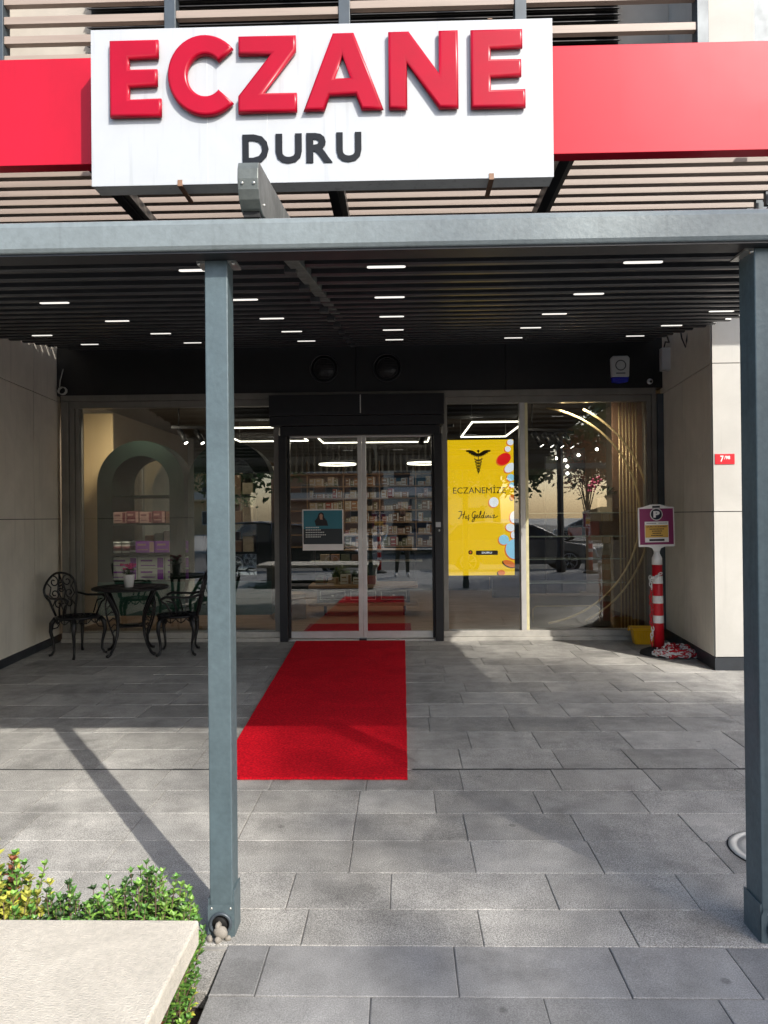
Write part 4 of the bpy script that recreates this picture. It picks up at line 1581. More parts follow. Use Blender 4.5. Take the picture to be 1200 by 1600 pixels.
for i, (x, y, z, s) in enumerate(((-0.657, 2.600, 0.030, 0.022), (-0.664, 2.590, 0.010, 0.014), (-0.698, 2.598, 0.008, 0.013), (-0.632, 2.602, 0.008, 0.010), (-0.668, 2.606, 0.050, 0.013))):
    m_ = MB()
    m_.ball((0, 0, 0), 1, 12)
    m_.v = [tuple(Vector(p) * (1 + 0.22 * noise.noise(Vector(p) * 1.3 + Vector((i * 3, 0, 0))))) for p in m_.v]
    o = m_.build('pebble', 'pebble')
    o.location = (x, y, z)
    o.scale = (s * 1.2, s * 0.8, s)
    o.rotation_euler = (0, 0, i * 1.1)
    tag(o, plab[i], 'pebble', 'pebbles at the drain of the left post')

# ================================================================== SHOP INTERIOR
rm = thing('shop_interior', 'dim shop room behind the glass with wooden floor and grey walls', 'room', (-0.5, 12, 0))
part('floor', 'wood_floor', rm, -4.4, 8.99, -0.05, 3.3, 15.2, 0.004, bevel=0)
part('wall', 'room_grey', rm, -4.5, 15.0, 0.0, 3.3, 15.2, 3.3, bevel=0)
part('wall', 'room_wall', rm, -4.6, 8.99, 0.0, -4.4, 15.2, 3.3, bevel=0)
part('wall', 'room_wall', rm, 3.15, 8.99, 0.0, 3.3, 15.2, 3.3, bevel=0)
part('ceiling', 'room_ceiling', rm, -4.5, 9.06, 3.12, 3.3, 15.2, 3.3, bevel=0)
part('ceiling_drop', 'room_dark', rm, -4.4, 9.3, 3.0, 3.15, 9.7, 3.119, bevel=0)
part('duct', 'room_dark', rm, -2.6, 10.0, 2.85, 1.6, 10.4, 3.1, bevel=0.02)
part('side_panel', 'cream_panel', rm, -4.39, 10.05, 0.1, -3.99, 10.09, 2.95)
part('floor_mat', 'carpet_edge', rm, -1.3, 9.35, 0.005, 0.1, 10.2, 0.012)
mb = MB()
x = -2.2
while x < 1.4:
    mb.box(x, 14.3, 2.35, x + 0.035, 14.38, 3.0)
    x += 0.12
child(mb.build('slat_valance', 'room_grey'), rm)


def arch_pts(x0, x1, z0, z1, n=22):
    r = (x1 - x0) / 2
    c = (x0 + x1) / 2
    return [(x0, z0)] + [(c - r * math.cos(PI * k / n), z1 - r + r * math.sin(PI * k / n)) for k in range(n + 1)] + [(x1, z0)]


def arch_cab(name, label, x0, x1, y0, zt, shelves, w=0.20):
    t = thing(name, label, 'cabinet', ((x0 + x1) / 2, y0, 0), 0, 'arched display cabinets in the left window')
    o = arch_pts(x0, x1, 0.35, zt)
    i = arch_pts(x0 + w, x1 - w, 0.35, zt - w)
    n = len(o)
    mb = MB()
    for yy in (y0, y0 + 0.4):
        pass
    vs = [(p[0], y0, p[1]) for p in o] + [(p[0], y0, p[1]) for p in i] + [(p[0], y0 + 0.4, p[1]) for p in o] + [(p[0], y0 + 0.4, p[1]) for p in i]
    fs = []
    for k in range(n - 1):
        fs += [(k, k + 1, n + k + 1, n + k), (2 * n + k, 3 * n + k, 3 * n + k + 1, 2 * n + k + 1), (k, 2 * n + k, 2 * n + k + 1, k + 1), (n + k, n + k + 1, 3 * n + k + 1, 3 * n + k)]
    mb.add(vs, fs)
    child(mb.build('arch_frame', 'green_cab'), t)
    mb = MB()
    mb.prism(arch_pts(x0 + 0.02, x1 - 0.02, 0.5, zt - 0.03), 'y', y0 + 0.402, y0 + 0.42)
    child(mb.build('mirror_back', 'mirror'), t)
    mb = MB()
    mb.box(x0 + 0.002, y0 - 0.02, 0.22, x1 - 0.002, y0 + 0.4, 0.66)
    child(mb.build('base_panel', 'green_dark'), t)
    for z in shelves:
        mb = MB()
        mb.box(x0 + 0.03, y0 + 0.001, z - 0.022, x1 - 0.03, y0 + 0.4, z)
        child(mb.build('shelf', 'green_cab'), t)
    mb = MB()
    mb.box(x0 + w, y0 + 0.02, 0.661, x1 - w, y0 + 0.38, 0.68)
    child(mb.build('shelf', 'green_cab'), t)
    return t


arch_cab('arched_cabinet', 'arched green display cabinet behind the cafe table, nearest the beige wall', -4.02, -2.86, 9.6, 2.52, (1.80, 1.43, 1.04))
arch_cab('arched_cabinet', 'arched green display cabinet partly hidden by the left post', -2.82, -1.72, 9.62, 2.50, (1.80, 1.43, 1.04))


def goods(name, m, label, cat, x, y, z, sx, sy, sz, grp, deco=None, rz=0.0, key=None, _c={}):
    """a box of goods; repeats share their mesh"""
    k = (name, m, sx, sy, sz, deco)
    if k in _c:
        o = copy_tree(_c[k])
    else:
        o = thing(name, '', '')
        mb = MB()
        mb.box(-sx / 2, 0, 0, sx / 2, sy, sz)
        mb.build('carton', m, o, 0.002)
        if deco:
            mb = MB()
            mb.box(-sx * 0.40, -0.002, sz * 0.22, sx * 0.16, -0.0005, sz * 0.30)
            mb.box(-sx * 0.40, -0.002, sz * 0.62, sx * 0.05, -0.0005, sz * 0.78)
            mb.box(sx * 0.24, -0.002, sz * 0.06, sx * 0.47, -0.0005, sz * 0.94)
            mb.build('print', deco, o)
        _c[k] = o
    o.location = (x, y, z + 0.002)
    o.rotation_euler = (0, 0, rz)
    return tag(o, label, cat, grp)


GP = 'goods in the arched window cabinets'
# bottom compartment: pale boxes with purple ends in two tiers
for r in range(2):
    for c in range(3):
        goods('product_box', 'box_silver', 'silver box with purple end, %s from left in the %s tier behind the potted flower' % (('first', 'second', 'third')[c], ('lower', 'upper')[r]),
              'box', -3.68 + c * 0.36, 9.63, 0.682 + r * 0.152, 0.345, 0.2, 0.148, GP, 'box_purple')
for c in range(3):
    goods('product_box', 'box_purple', 'purple box on the lower glass shelf of the left arch, %s from the right' % (('third', 'second', 'first')[c]), 'box', -3.40 + c * 0.262, 9.63, 1.042, 0.25, 0.16, 0.15, GP, 'box_pink')


def jar(x, y, z, label):
    t = thing('jar', label, 'jar', (x, y, z), 0, GP)
    mb = MB()
    mb.lathe([(0.048, 0.0), (0.052, 0.01), (0.052, 0.11), (0.04, 0.12), (0.001, 0.12)], 0, 0, 20)
    mb.build('body', 'box_white', t)
    mb = MB()
    mb.lathe([(0.0535, 0.03), (0.0535, 0.09)], 0, 0, 20)
    mb.build('label_wrap', 'box_maroon', t)
    mb = MB()
    mb.lathe([(0.054, 0.12), (0.054, 0.148), (0.001, 0.15)], 0, 0, 20)
    mb.build('lid', 'box_silver', t)


jar(-3.78, 9.66, 1.042, 'silver lidded jar at the left end of the row beside the purple boxes')
jar(-3.66, 9.66, 1.042, 'silver lidded jar second in the row, next to the first purple box')
jar(-3.62, 9.85, 1.042, 'silver lidded jar standing behind the others in the left arch')
for c in range(5):
    m_ = ('box_pink', 'box_maroon', 'box_pink', 'box_maroon', 'box_brown')[c]
    goods('product_box', m_, '%s patterned box, %s from left on the middle shelf of the left arch' % ('pink' if m_ == 'box_pink' else 'dark', ('first', 'second', 'third', 'fourth', 'fifth')[c]),
          'box', -3.74 + c * 0.175, 9.64, 1.432, 0.165, 0.14, 0.15 + 0.01 * (c % 2), GP, 'box_maroon' if c % 2 == 0 else 'box_pink')
for c in range(4):
    goods('product_box', ('box_orange', 'box_green', 'box_cream', 'box_red')[c], '%s carton at the back of the left arch behind the jars' % ('orange', 'green', 'cream', 'red')[c],
          'box', -3.42 + c * 0.13, 9.84, 1.042, 0.11, 0.1, 0.22 + 0.03 * (c % 3), GP)
for c in range(4):
    for z in (1.042, 1.432, 1.802):
        goods('product_box', ('box_brown', 'box_cream', 'box_maroon', 'box_red')[(c + int(z * 10)) % 4],
              'carton in the arched cabinet behind the left post, %s on its %s shelf' % (('leftmost', 'second', 'third', 'rightmost')[c], {1.042: 'lowest', 1.432: 'middle', 1.802: 'top'}[z]),
              'box', -2.52 + c * 0.16, 9.68, z, 0.14, 0.12, 0.15 + 0.05 * ((c + int(z * 7)) % 3), GP)

# back wall shelving full of small cartons
bs = thing('product_shelving', 'long back wall shelving of the pharmacy behind the display table', 'shelving', (-0.5, 14.6, 0))
for z in (0.90, 1.14, 1.38, 1.62, 1.86, 2.10, 2.34):
    part('shelf', 'wood', bs, -2.6, 14.60, z - 0.02, 1.7, 14.98, z)
for x in (-2.62, -1.9, -1.18, -0.46, 0.26, 0.98, 1.70):
    part('divider', 'wood', bs, x, 14.59, 0.1, x + 0.02, 14.98, 2.6)
part('base_cupboard', 'green_cab', bs, -2.6, 14.58, 0.02, 1.7, 14.98, 0.87)
rng = random.Random(12)
kinds = ['box_cream', 'box_orange', 'box_cream', 'box_brown', 'box_cream', 'box_cream', 'box_white', 'box_orange', 'box_brown', 'box_red', 'box_green', 'box_pink']
nmk = {'box_cream': 'cream', 'box_orange': 'orange', 'box_white': 'white', 'box_brown': 'brown', 'box_red': 'red', 'box_green': 'green', 'box_pink': 'pink'}
cnt = 0
ORD = ['first', 'second', 'third', 'fourth', 'fifth', 'sixth', 'seventh', 'eighth', 'ninth', 'tenth', 'eleventh', 'twelfth', 'thirteenth']
for zi, z in enumerate((0.90, 1.14, 1.38, 1.62, 1.86, 2.10)):
    x = -2.0
    bay, ib = None, 0
    while x < 0.96 and cnt < 290:
        w = rng.choice((0.075, 0.10, 0.13, 0.16))
        xr = (x + 2.62) % 0.72
        if xr < 0.03 or xr + w > 0.71:
            x += 0.025
            continue
        m_ = rng.choice(kinds)
        nb = int((x + 2.62) / 0.72)
        ib = ib + 1 if nb == bay else 0
        bay = nb
        goods('product_carton', m_, '%s carton, %s in the %s bay of back shelf %s' % (nmk[m_], ORD[ib], ORD[nb], ('six, the lowest', 'five', 'four', 'three', 'two', 'one, the topmost')[zi]), 'carton', x + w / 2, 14.63, z + 0.001, w - 0.006, 0.12, rng.choice((0.08, 0.11, 0.15, 0.18)), 'small cartons on the back wall shelves', 'box_white' if m_ != 'box_white' else 'box_orange')
        x += w
        cnt += 1
sh2 = thing('bottle_shelf', 'pale backlit wall shelf seen between the left post and the doors', 'shelving', (-2.1, 13.0, 0))
part('back', 'box_white', sh2, -2.9, 13.02, 0.9, -2.15, 13.05, 2.4)
for z in (0.9, 1.3, 1.7, 2.1):
    part('shelf', 'wood', sh2, -2.9, 12.75, z, -2.15, 13.019, z + 0.03)

# display table with three drawers, seen through the doors
dt = thing('display_table', 'low display table with wooden tops and three outlined drawers', 'table', (-0.62, 11.2, 0))
part('top', 'wood', dt, -1.42, 11.0, 0.42, 0.22, 11.6, 0.465)
part('drawer_case', 'green_cab', dt, -1.30, 11.06, 0.20, 0.10, 11.55, 0.419)
part('lower_board', 'wood', dt, -1.42, 11.0, 0.155, 0.22, 11.6, 0.199)
for k in range(3):
    x = -1.26 + k * 0.46
    d_ = part('drawer', 'green_cab', dt, x, 11.045, 0.235, x + 0.40, 11.059, 0.385)
    m_ = MB()
    for b in ((x + .01, 0.243, x + .39, 0.251), (x + .01, 0.369, x + .39, 0.377), (x + .01, 0.2512, x + .018, 0.3688), (x + .382, 0.2512, x + .39, 0.3688)):
        m_.box(b[0], 11.04, b[1], b[2], 11.0445, b[3])
    m_.ball((x + 0.2, 11.035, 0.31), 0.012, 8, (2, 1, 1))
    o = m_.build('outline_and_knob', 'box_silver', d_)
for (x, z) in ((-1.2, 0.155), (0.0, 0.155)):
    part('leg', 'iron_black', dt, x, 11.1, 0.005, x + 0.04, 11.14, 0.1545)
part('glass_shelf', 'wood', dt, -0.9, 11.2, 0.97, 0.22, 11.55, 0.99)
part('glass_shelf', 'shelf_glass', dt, -1.42, 11.2, 0.80, 0.30, 11.55, 0.812)
for x in (-1.40, 0.18):
    part('upright', 'iron_black', dt, x, 11.5, 0.466, x + 0.03, 11.53, 1.3)
for k in range(5):
    goods('product_box', ('box_green', 'box_cream', 'box_white', 'box_silver', 'box_red')[k], '%s box standing on the display table inside the doors' % ('green', 'cream', 'white', 'silver', 'red')[k], 'box',
          -1.25 + k * 0.19, 11.15, 0.465, 0.16, 0.14, (0.13, 0.1, 0.15, 0.1, 0.12)[k], 'boxes on the display table', 'box_brown' if k != 4 else None)
for k in range(4):
    goods('product_box', ('box_cream', 'box_orange', 'box_green', 'box_brown')[k], '%s box on the upper glass shelf inside the doors' % ('cream', 'orange', 'green', 'brown')[k], 'box',
          -1.2 + k * 0.16, 11.25, 0.812, 0.13, 0.12, 0.10, 'boxes on the display table')
goods('shipping_carton', 'cardboard', 'large brown cardboard carton on the floor left of the display table', 'carton', -1.75, 10.9, 0.005, 0.45, 0.4, 0.38, None) if False else None
cbx = thing('cardboard_carton', 'large brown cardboard carton on the floor left of the display table', 'carton', (-1.72, 10.9, 0.006), R_(18))
mb = MB()
mb.box(-0.24, -0.2, 0, 0.24, 0.2, 0.36)
mb.build('carton', 'cardboard', cbx, 0.004)
mb = MB()
mb.box(-0.23, -0.32, 0.30, 0.23, -0.205, 0.308)
mb.build('flap', 'cardboard', cbx)


def led_rect(label, a, b, c, d, z, th=0.018):
    """rectangular hanging LED frame"""
    t = thing('led_frame_lamp', label, 'lamp', ((a + c) / 2, (b + d) / 2, z), 0, 'rectangular led lamps on the shop ceiling')
    mb = MB()
    mb.box(a, b, z, c, b + th, z + 0.02)
    mb.box(a, d - th, z, c, d, z + 0.02)
    mb.box(a, b + th, z, a + th, d - th, z + 0.02)
    mb.box(c - th, b + th, z, c, d - th, z + 0.02)
    child(mb.build('led_strip', 'led_warm'), t)
    mb = MB()
    for x in (a, c - 0.01):
        for y in (b, d - 0.01):
            mb.box(x, y, z + 0.021, x + 0.006, y + 0.006, 3.12)
    child(mb.build('suspension_wire', 'cable_pale'), t)
    return t


led_rect('rectangular glowing lamp above the yellow screen in the right window', 0.95, 10.0, 1.68, 11.9, 2.75)
led_rect('rectangular glowing lamp seen through the top of the sliding doors', -1.35, 11.2, 0.45, 12.6, 2.75)
led_rect('rectangular glowing lamp just right of the left post', -2.7, 10.3, -1.55, 12.2, 2.75)


def ring_lamp(label, x, y, z, r):
    t = thing('ring_lamp', label, 'lamp', (x, y, z), 0, 'ring lamps hanging in the shop')
    mb = MB()
    mb.tube([(r * math.cos(a), r * math.sin(a), 0) for a in [2 * PI * k / 40 for k in range(40)]], 0.014, 6, closed=True)
    mb.build('led_ring', 'led_warm', t)
    mb = MB()
    mb.tube([(r * math.cos(a), r * math.sin(a), 0.035) for a in [2 * PI * k / 40 for k in range(40)]], 0.02, 6, closed=True)
    for k in range(3):
        a = 2 * PI * k / 3
        mb.tube([(r * math.cos(a), r * math.sin(a), 0.05), (0, 0, 0.6)], 0.003, 4)
    mb.build('frame', 'iron_black', t)


ring_lamp('glowing ring lamp seen through the left door leaf', -1.14, 13.0, 2.42, 0.32)
ring_lamp('glowing ring lamp seen through the right door leaf', 0.42, 13.0, 2.42, 0.32)


def track(label, x, y, z, n, ang, dx=0.22):
    t = thing('track_spotlights', label, 'lamp', (x, y, z), ang, 'black track spotlights')
    mb = MB()
    mb.box(-0.1, -0.02, 0, n * dx, 0.02, 0.035)
    mb.cyl((0, 0, 0.035), (0, 0, 3.12 - z), 0.008, 8)
    mb.build('rail', 'iron_black', t)
    for k in range(n):
        q = MB()
        px = k * dx + 0.03
        q.cyl((px, 0, 0), (px, 0, -0.05), 0.012, 8)
        a, b = (px - 0.02, 0.0, -0.02), (px + 0.07, -0.07, -0.20)
        q.tube([a, b], 0.038, 14)
        h = q.build('spot_head', 'iron_black', t)
        q = MB()
        v = (Vector(b) - Vector(a)).normalized()
        q.tube([Vector(b) + v * 0.001, Vector(b) + v * 0.004], 0.026, 12)
        q.build('bulb', 'led_spot', h)


track('black spotlights on a track above the left arched cabinet', -3.05, 10.0, 2.72, 3, R_(12))
track('black spotlights on a track above the glass shelves in the right window', 1.75, 9.9, 2.62, 4, R_(30), 0.18)
track('single pair of black spotlights beside the lamp over the yellow screen', 0.62, 10.2, 2.72, 2, R_(160), 0.3)
# string of small round bulbs on a dark stand in the right window
stn = thing('bulb_stand', 'dark stand with small round glowing bulbs in the right window', 'lamp', (2.45, 10.6, 0))
part('panel', 'room_dark', stn, 2.28, 10.6, 0.4, 2.62, 10.66, 2.45)
for (x, z) in ((2.20, 2.30), (2.33, 2.27), (2.36, 2.18), (2.36, 2.08), (2.52, 2.34), (2.78, 2.42)):
    mb = MB()
    mb.ball((x, 10.56, z), 0.022, 10)
    child(mb.build('bulb', 'led_spot'), stn)
part('dark_column', 'room_dark', rm, 1.98, 10.2, 0.02, 2.12, 10.3, 2.3)
part('dark_drape', 'room_dark', rm, 1.6, 13.2, 0.02, 3.14, 13.3, 2.2)

# gold window display on the right
gd = thing('gold_display', 'gold ring and bar display frame with glass shelves in the right window', 'display stand', (2.2, 9.3, 0))
for r, n_ in ((1.485, 'outer'), (1.365, 'inner')):
    mb = MB()
    pts = []
    for k in range(41):
        a = -PI / 2 + PI * k / 40
        x, z = 1.60 + r * math.cos(a), 1.485 + r * math.sin(a)
        if 0.13 < z < 2.84 and x > 1.53 and x < 3.1:
            pts.append((x, 9.26, z))
    mb.tube(pts, 0.014, 8)
    child(mb.build('ring_tube', 'gold'), gd)
for k in range(6):
    x = 2.735 + k * 0.042
    mb = MB()
    mb.cyl((x, 9.32, 0.02), (x, 9.32, 2.95), 0.010, 8)
    child(mb.build('upright_bar', 'gold'), gd)
for z in (1.515, 1.22, 0.935, 0.635):
    mb = MB()
    mb.box(1.58, 9.33, z - 0.009, 2.80, 9.66, z + 0.003)
    child(mb.build('shelf', 'shelf_glass', None, 0.002), gd)
for x in (1.62, 2.60, 2.70):
    mb = MB()
    mb.cyl((x, 9.66, 0.3), (x, 9.66, 1.5 if x > 2 else 0.93), 0.008, 8)
    child(mb.build('shelf_upright', 'gold'), gd)
part('plinth_block', 'room_wall', gd, 1.60, 9.75, 0.02, 2.72, 10.1, 0.42)
mb = MB()
mb.tube([(1.68, 9.6, 0.10), (1.68, 9.6, 0.27), (1.72, 9.6, 0.31), (2.5, 9.6, 0.31), (2.54, 9.6, 0.27), (2.54, 9.6, 0.10)], 0.008, 8)
child(mb.build('low_rail', 'gold'), gd)
part('curtain', 'box_brown', gd, 2.70, 9.50, 0.02, 3.08, 9.54, 2.95)
wl = 0
for c, (x, z, m_, nm) in enumerate(((2.58, 1.52, 'box_cream', 'cream'), (2.60, 1.225, 'box_brown', 'brown'), (2.42, 1.225, 'box_red', 'red'), (2.2, 1.225, 'box_red', 'dark red'), (2.58, 0.94, 'box_cream', 'tan'))):
    goods('gift_box', m_, '%s box on the glass shelves by the gold bars, %s' % (nm, ('top shelf', 'second shelf right end', 'second shelf middle', 'second shelf left', 'third shelf')[c]), 'box', x, 9.40, z, 0.15, 0.12, 0.18 if c != 3 else 0.1, 'boxes on the gold display')
pl = thing('orchid_plant', 'dark leafed plant with pink spray on the top glass shelf', 'potted plant', (2.60, 9.5, 1.71))
mb = MB()
rng = random.Random(2)
for i in range(60):
    a = rng.uniform(0, 6.3)
    c = Vector((0.02 * math.cos(a), 0.02 * math.sin(a), 0.02))
    leaf(mb, c, Vector((math.cos(a), math.sin(a), rng.uniform(0.1, 1.6))), Vector((0, 0, 1)), rng.uniform(0.08, 0.2), 0.014)
mb.build('foliage', 'leaf_dark', pl)
mb = MB()
for i in range(22):
    mb.ball((-0.12 + rng.uniform(-.09, .07), rng.uniform(-.05, .05), 0.17 + rng.uniform(-.1, .1)), 0.018, 6)
mb.build('blossom', 'petal', pl)

# ---------------------------------------------------------------- yellow screen
ys_ = thing('display_screen', 'bright yellow lit screen with black winged staff and ECZANEMİZE lettering', 'screen', (0.957, 9.0, 0.76))
A0, A1, B0, B1 = 0.557, 1.357, 0.765, 2.415
Yp = 8.985
part('housing', 'jamb_black', ys_, A0 - 0.02, 8.995, B0 - 0.02, A1 + 0.02, 9.05, B1 + 0.02)
part('panel', 'screen_yellow', ys_, A0, Yp, B0, A1, 8.994, B1, bevel=0)


def spt(x, y):
    """point on the screen from the measured screen picture (974 x 1600 crop)"""
    return (A0 + (x - 60) / (797 - 60) * (A1 - A0), B1 - (y - 70) / (1518 - 70) * (B1 - B0))


def flat(mb, pts, y0=Yp, d=0.002):
    mb.prism([spt(*p) for p in pts], 'y', y0 - d, y0 - 0.0005)


mb = MB()
# staff, wings, snakes (winged staff emblem)
flat(mb, [(399, 195), (409, 195), (406, 435), (401, 440)])
hp = spt(404, 190)
mb.cyl((hp[0], Yp - 0.0005, hp[1]), (hp[0], Yp - 0.003, hp[1]), 0.014, 14)
wing = [(265, 182), (300, 178), (340, 184), (368, 200), (392, 215), (401, 215), (401, 258), (392, 245), (382, 256), (374, 240), (362, 254), (356, 234), (343, 246), (338, 226), (322, 236), (318, 214), (298, 220), (296, 200), (272, 200)]
flat(mb, wing)
flat(mb, [(808 - x, y) for x, y in wing][::-1])


def ribbon(mb, pts, w, y0=Yp, d=0.002):
    """flat pen stroke along points given in screen-picture units"""
    P = [Vector((*spt(*p), 0)) for p in pts]
    L_, R2 = [], []
    n = len(P)
    for i in range(n):
        t = P[min(i + 1, n - 1)] - P[max(i - 1, 0)]
        t.normalize()
        nn = Vector((-t.y, t.x, 0))
        ww = w[i] if isinstance(w, (list, tuple)) else w
        L_.append(P[i] + nn * ww)
        R2.append(P[i] - nn * ww)
    for i in range(n - 1):
        q = [L_[i], L_[i + 1], R2[i + 1], R2[i]]
        mb.add([(p.x, y0 - d, p.y) for p in q], [(0, 1, 2, 3)])


for s in (1, -1):
    pts = []
    for k in range(40):
        u = k / 39
        amp = 40 * (1 - u) ** 0.8 + 4
        pts.append((404 + s * amp * math.sin(u * PI * 5 + PI / 2 * 0.6), 268 + 155 * u))
    ribbon(mb, pts, 0.0065 if s == 1 else 0.0055)
child(mb.build('winged_staff', 'screen_ink'), ys_)
p0, p1 = spt(118, 643), spt(708, 572)
o = text('ECZANEMİZE', 'lettering', 'screen_ink', ys_, p0[0], p1[0], p0[1], p1[1] + 0.02, Yp - 0.002, 0.0, 0.001)
o.matrix_parent_inverse = Matrix.Translation(ys_.location).inverted()
# brush script: Hoş Geldiniz
strokes = [
    [(176, 838), (205, 832), (212, 845), (200, 880), (182, 910), (172, 905)], [(246, 832), (238, 860), (226, 905), (222, 912)], [(196, 882), (225, 868), (250, 862)],
    [(262, 884), (252, 890), (250, 905), (262, 908), (270, 895), (264, 884)], [(298, 872), (284, 880), (288, 893), (294, 905), (280, 914), (272, 908)], [(284, 916), (290, 924), (280, 932)],
    [(372, 842), (352, 838), (334, 855), (328, 885), (338, 902), (356, 892), (364, 872), (348, 876)], [(364, 872), (358, 910), (344, 940), (330, 945), (328, 930), (352, 908), (376, 896)],
    [(376, 896), (392, 886), (392, 874), (380, 878), (378, 898), (390, 906), (406, 896)], [(406, 896), (424, 862), (430, 836), (422, 836), (414, 870), (414, 900), (424, 904)],
    [(452, 878), (438, 880), (432, 898), (442, 906), (454, 890), (470, 838)], [(470, 838), (458, 880), (458, 902), (468, 902)], [(484, 878), (478, 898), (486, 904), (496, 892)], [(490, 858), (492, 862)],
    [(498, 880), (496, 904)], [(498, 892), (510, 878), (516, 882), (512, 902), (522, 902)], [(536, 878), (530, 898), (538, 904), (548, 894)], [(542, 858), (544, 862)],
    [(554, 880), (580, 876), (560, 904), (590, 900), (616, 884)]]
mb = MB()
for s in strokes:
    n = len(s)
    # smooth with midpoints
    sm = []
    for i in range(n - 1):
        for k in range(4):
            u = k / 4
            a = s[max(i - 1, 0)]
            b, c = s[i], s[i + 1]
            d = s[min(i + 2, n - 1)]
            q = []
            for j in (0, 1):
                q.append(0.5 * ((2 * b[j]) + (-a[j] + c[j]) * u + (2 * a[j] - 5 * b[j] + 4 * c[j] - d[j]) * u * u + (-a[j] + 3 * b[j] - 3 * c[j] + d[j]) * u ** 3))
            sm.append(tuple(q))
    sm.append(s[-1])
    ribbon(mb, sm, 0.0048)
child(mb.build('script_lettering', 'screen_ink'), ys_)
mb = MB()
flat(mb, [(372, 1254), (606, 1254), (612, 1262), (612, 1292), (606, 1301), (372, 1301), (366, 1294), (366, 1262)])
child(mb.build('name_pill', 'screen_ink'), ys_)
p0, p1 = spt(432, 1286), spt(545, 1266)
o = text('DURU', 'lettering', 'screen_white', ys_, p0[0], p1[0], p0[1], p1[1], Yp - 0.004, 0.03, 0.001)
o.matrix_parent_inverse = Matrix.Translation(ys_.location).inverted()


def disc(name, m, cx, cy, rx, ry, rot=0.0, lay=1, ring=None):
    mb = MB()
    pts = []
    for k in range(28):
        a = 2 * PI * k / 28
        x, y = rx * math.cos(a), ry * math.sin(a)
        px, py = cx + x * math.cos(rot) - y * math.sin(rot), cy + x * math.sin(rot) + y * math.cos(rot)
        pts.append((min(px, 797), min(py, 1516)))
    P = [spt(*p) for p in pts]
    # drop repeated corners made by clipping
    Q = [P[0]]
    for p in P[1:]:
        if abs(p[0] - Q[-1][0]) + abs(p[1] - Q[-1][1]) > 1e-5:
            Q.append(p)
    mb.prism(Q, 'y', Yp - 0.0012 * lay - 0.001, Yp - 0.0005)
    child(mb.build(name, m), ys_)


for (m, cx, cy, rx, ry, rot) in (('screen_white', 764, 100, 38, 34, 0), ('screen_white', 734, 172, 34, 32, 0), ('screen_red', 690, 278, 86, 62, -0.5), ('screen_white', 756, 372, 70, 46, -0.6),
                                 ('screen_blue', 764, 478, 44, 40, 0), ('screen_blue', 778, 556, 34, 30, 0), ('screen_orange', 780, 688, 26, 32, 0), ('screen_white', 572, 738, 56, 56, 0),
                                 ('screen_white', 798, 900, 50, 66, 0), ('screen_white', 756, 1010, 56, 44, 0.2), ('screen_white', 786, 1090, 28, 40, 0), ('screen_blue', 680, 1140, 60, 56, 0),
                                 ('screen_blue', 800, 1240, 106, 112, 0), ('screen_orange', 740, 1395, 78, 34, 0.38), ('screen_orange', 650, 1492, 42, 32, 0)):
    disc('pill_shadow', 'screen_orange' if m != 'screen_orange' else 'screen_ink', cx - 10, cy + 8, rx, ry, rot, 1)
    disc('pill', m, cx, cy, rx * 0.95, ry * 0.95, rot, 2)
disc('round_badge', 'screen_ink', 306, 1272, 24, 24, 0, 1)
disc('round_badge_centre', 'screen_orange', 306, 1272, 11, 11, 0, 2)

# poster on the left door leaf
po = thing('door_poster', 'small blue poster with a dark haired figure on the left door leaf', 'poster', (-0.96, 8.88, 1.1))
P0, P1, Q0, Q1 = -1.21, -0.715, 1.09, 1.585
part('sheet', 'paper_white', po, P0, 8.878, Q0, P1, 8.882, Q1, bevel=0)
part('picture', 'poster_blue', po, P0 + 0.012, 8.8755, Q0 + 0.075, P1 - 0.012, 8.8775, Q1 - 0.012, bevel=0)
part('picture_foot', 'poster_dark', po, P0 + 0.012, 8.8735, Q0 + 0.075, P1 - 0.012, 8.8752, Q0 + 0.26, bevel=0)


def pp(u, v):
    return (P0 + u * (P1 - P0), Q0 + v * (Q1 - Q0))


mb = MB()
mb.prism([pp(*p) for p in ((0.30, 0.72), (0.36, 0.79), (0.40, 0.90), (0.46, 0.935), (0.52, 0.90), (0.535, 0.80), (0.60, 0.72), (0.63, 0.60), (0.33, 0.60))], 'y', 8.8715, 8.8732)
child(mb.build('figure_hair_and_dress', 'ink'), po)
mb = MB()
mb.prism([pp(*p) for p in ((0.425, 0.78), (0.42, 0.86), (0.455, 0.90), (0.50, 0.86), (0.49, 0.79), (0.50, 0.75), (0.44, 0.75))], 'y', 8.8695, 8.8713)
child(mb.build('figure_face', 'skin_tone'), po)
mb = MB()
for i, (v, w) in enumerate(((0.56, 0.30), (0.50, 0.36), (0.44, 0.42), (0.38, 0.50), (0.33, 0.36), (0.10, 0.28), (0.06, 0.2))):
    u = 0.08
    while u < 0.08 + w:
        a, b = pp(u, v - 0.012), pp(u + 0.028, v + 0.012 if v > 0.2 else v)
        mb.box(a[0], 8.8722 if v > 0.2 else 8.8765, a[1], b[0], 8.8734 if v > 0.2 else 8.8779, b[1])
        u += 0.042
child(mb.build('small_print', 'box_silver'), po)

# interior lamps' own light (the led frames and spots give light in the photograph)
for i, (x, y, w, e) in enumerate(((2.2, 9.2, 0.4, 9), (-0.45, 12.4, 1.8, 9), (-2.2, 11.2, 1.2, 6), (-3.35, 9.22, 0.4, 13))):
    ld = D.lights.new('lamp_light', 'AREA')
    ld.size = w
    ld.energy = e
    ld.color = (1, 0.88, 0.72)
    lo = D.objects.new('lamp_light', ld)
    COL.objects.link(lo)
    lo.location = (x, y, 2.72)
    if i in (0, 3):
        lo.location = (x, y, 2.8)
        lo.rotation_euler = (R_(25), 0, 0)

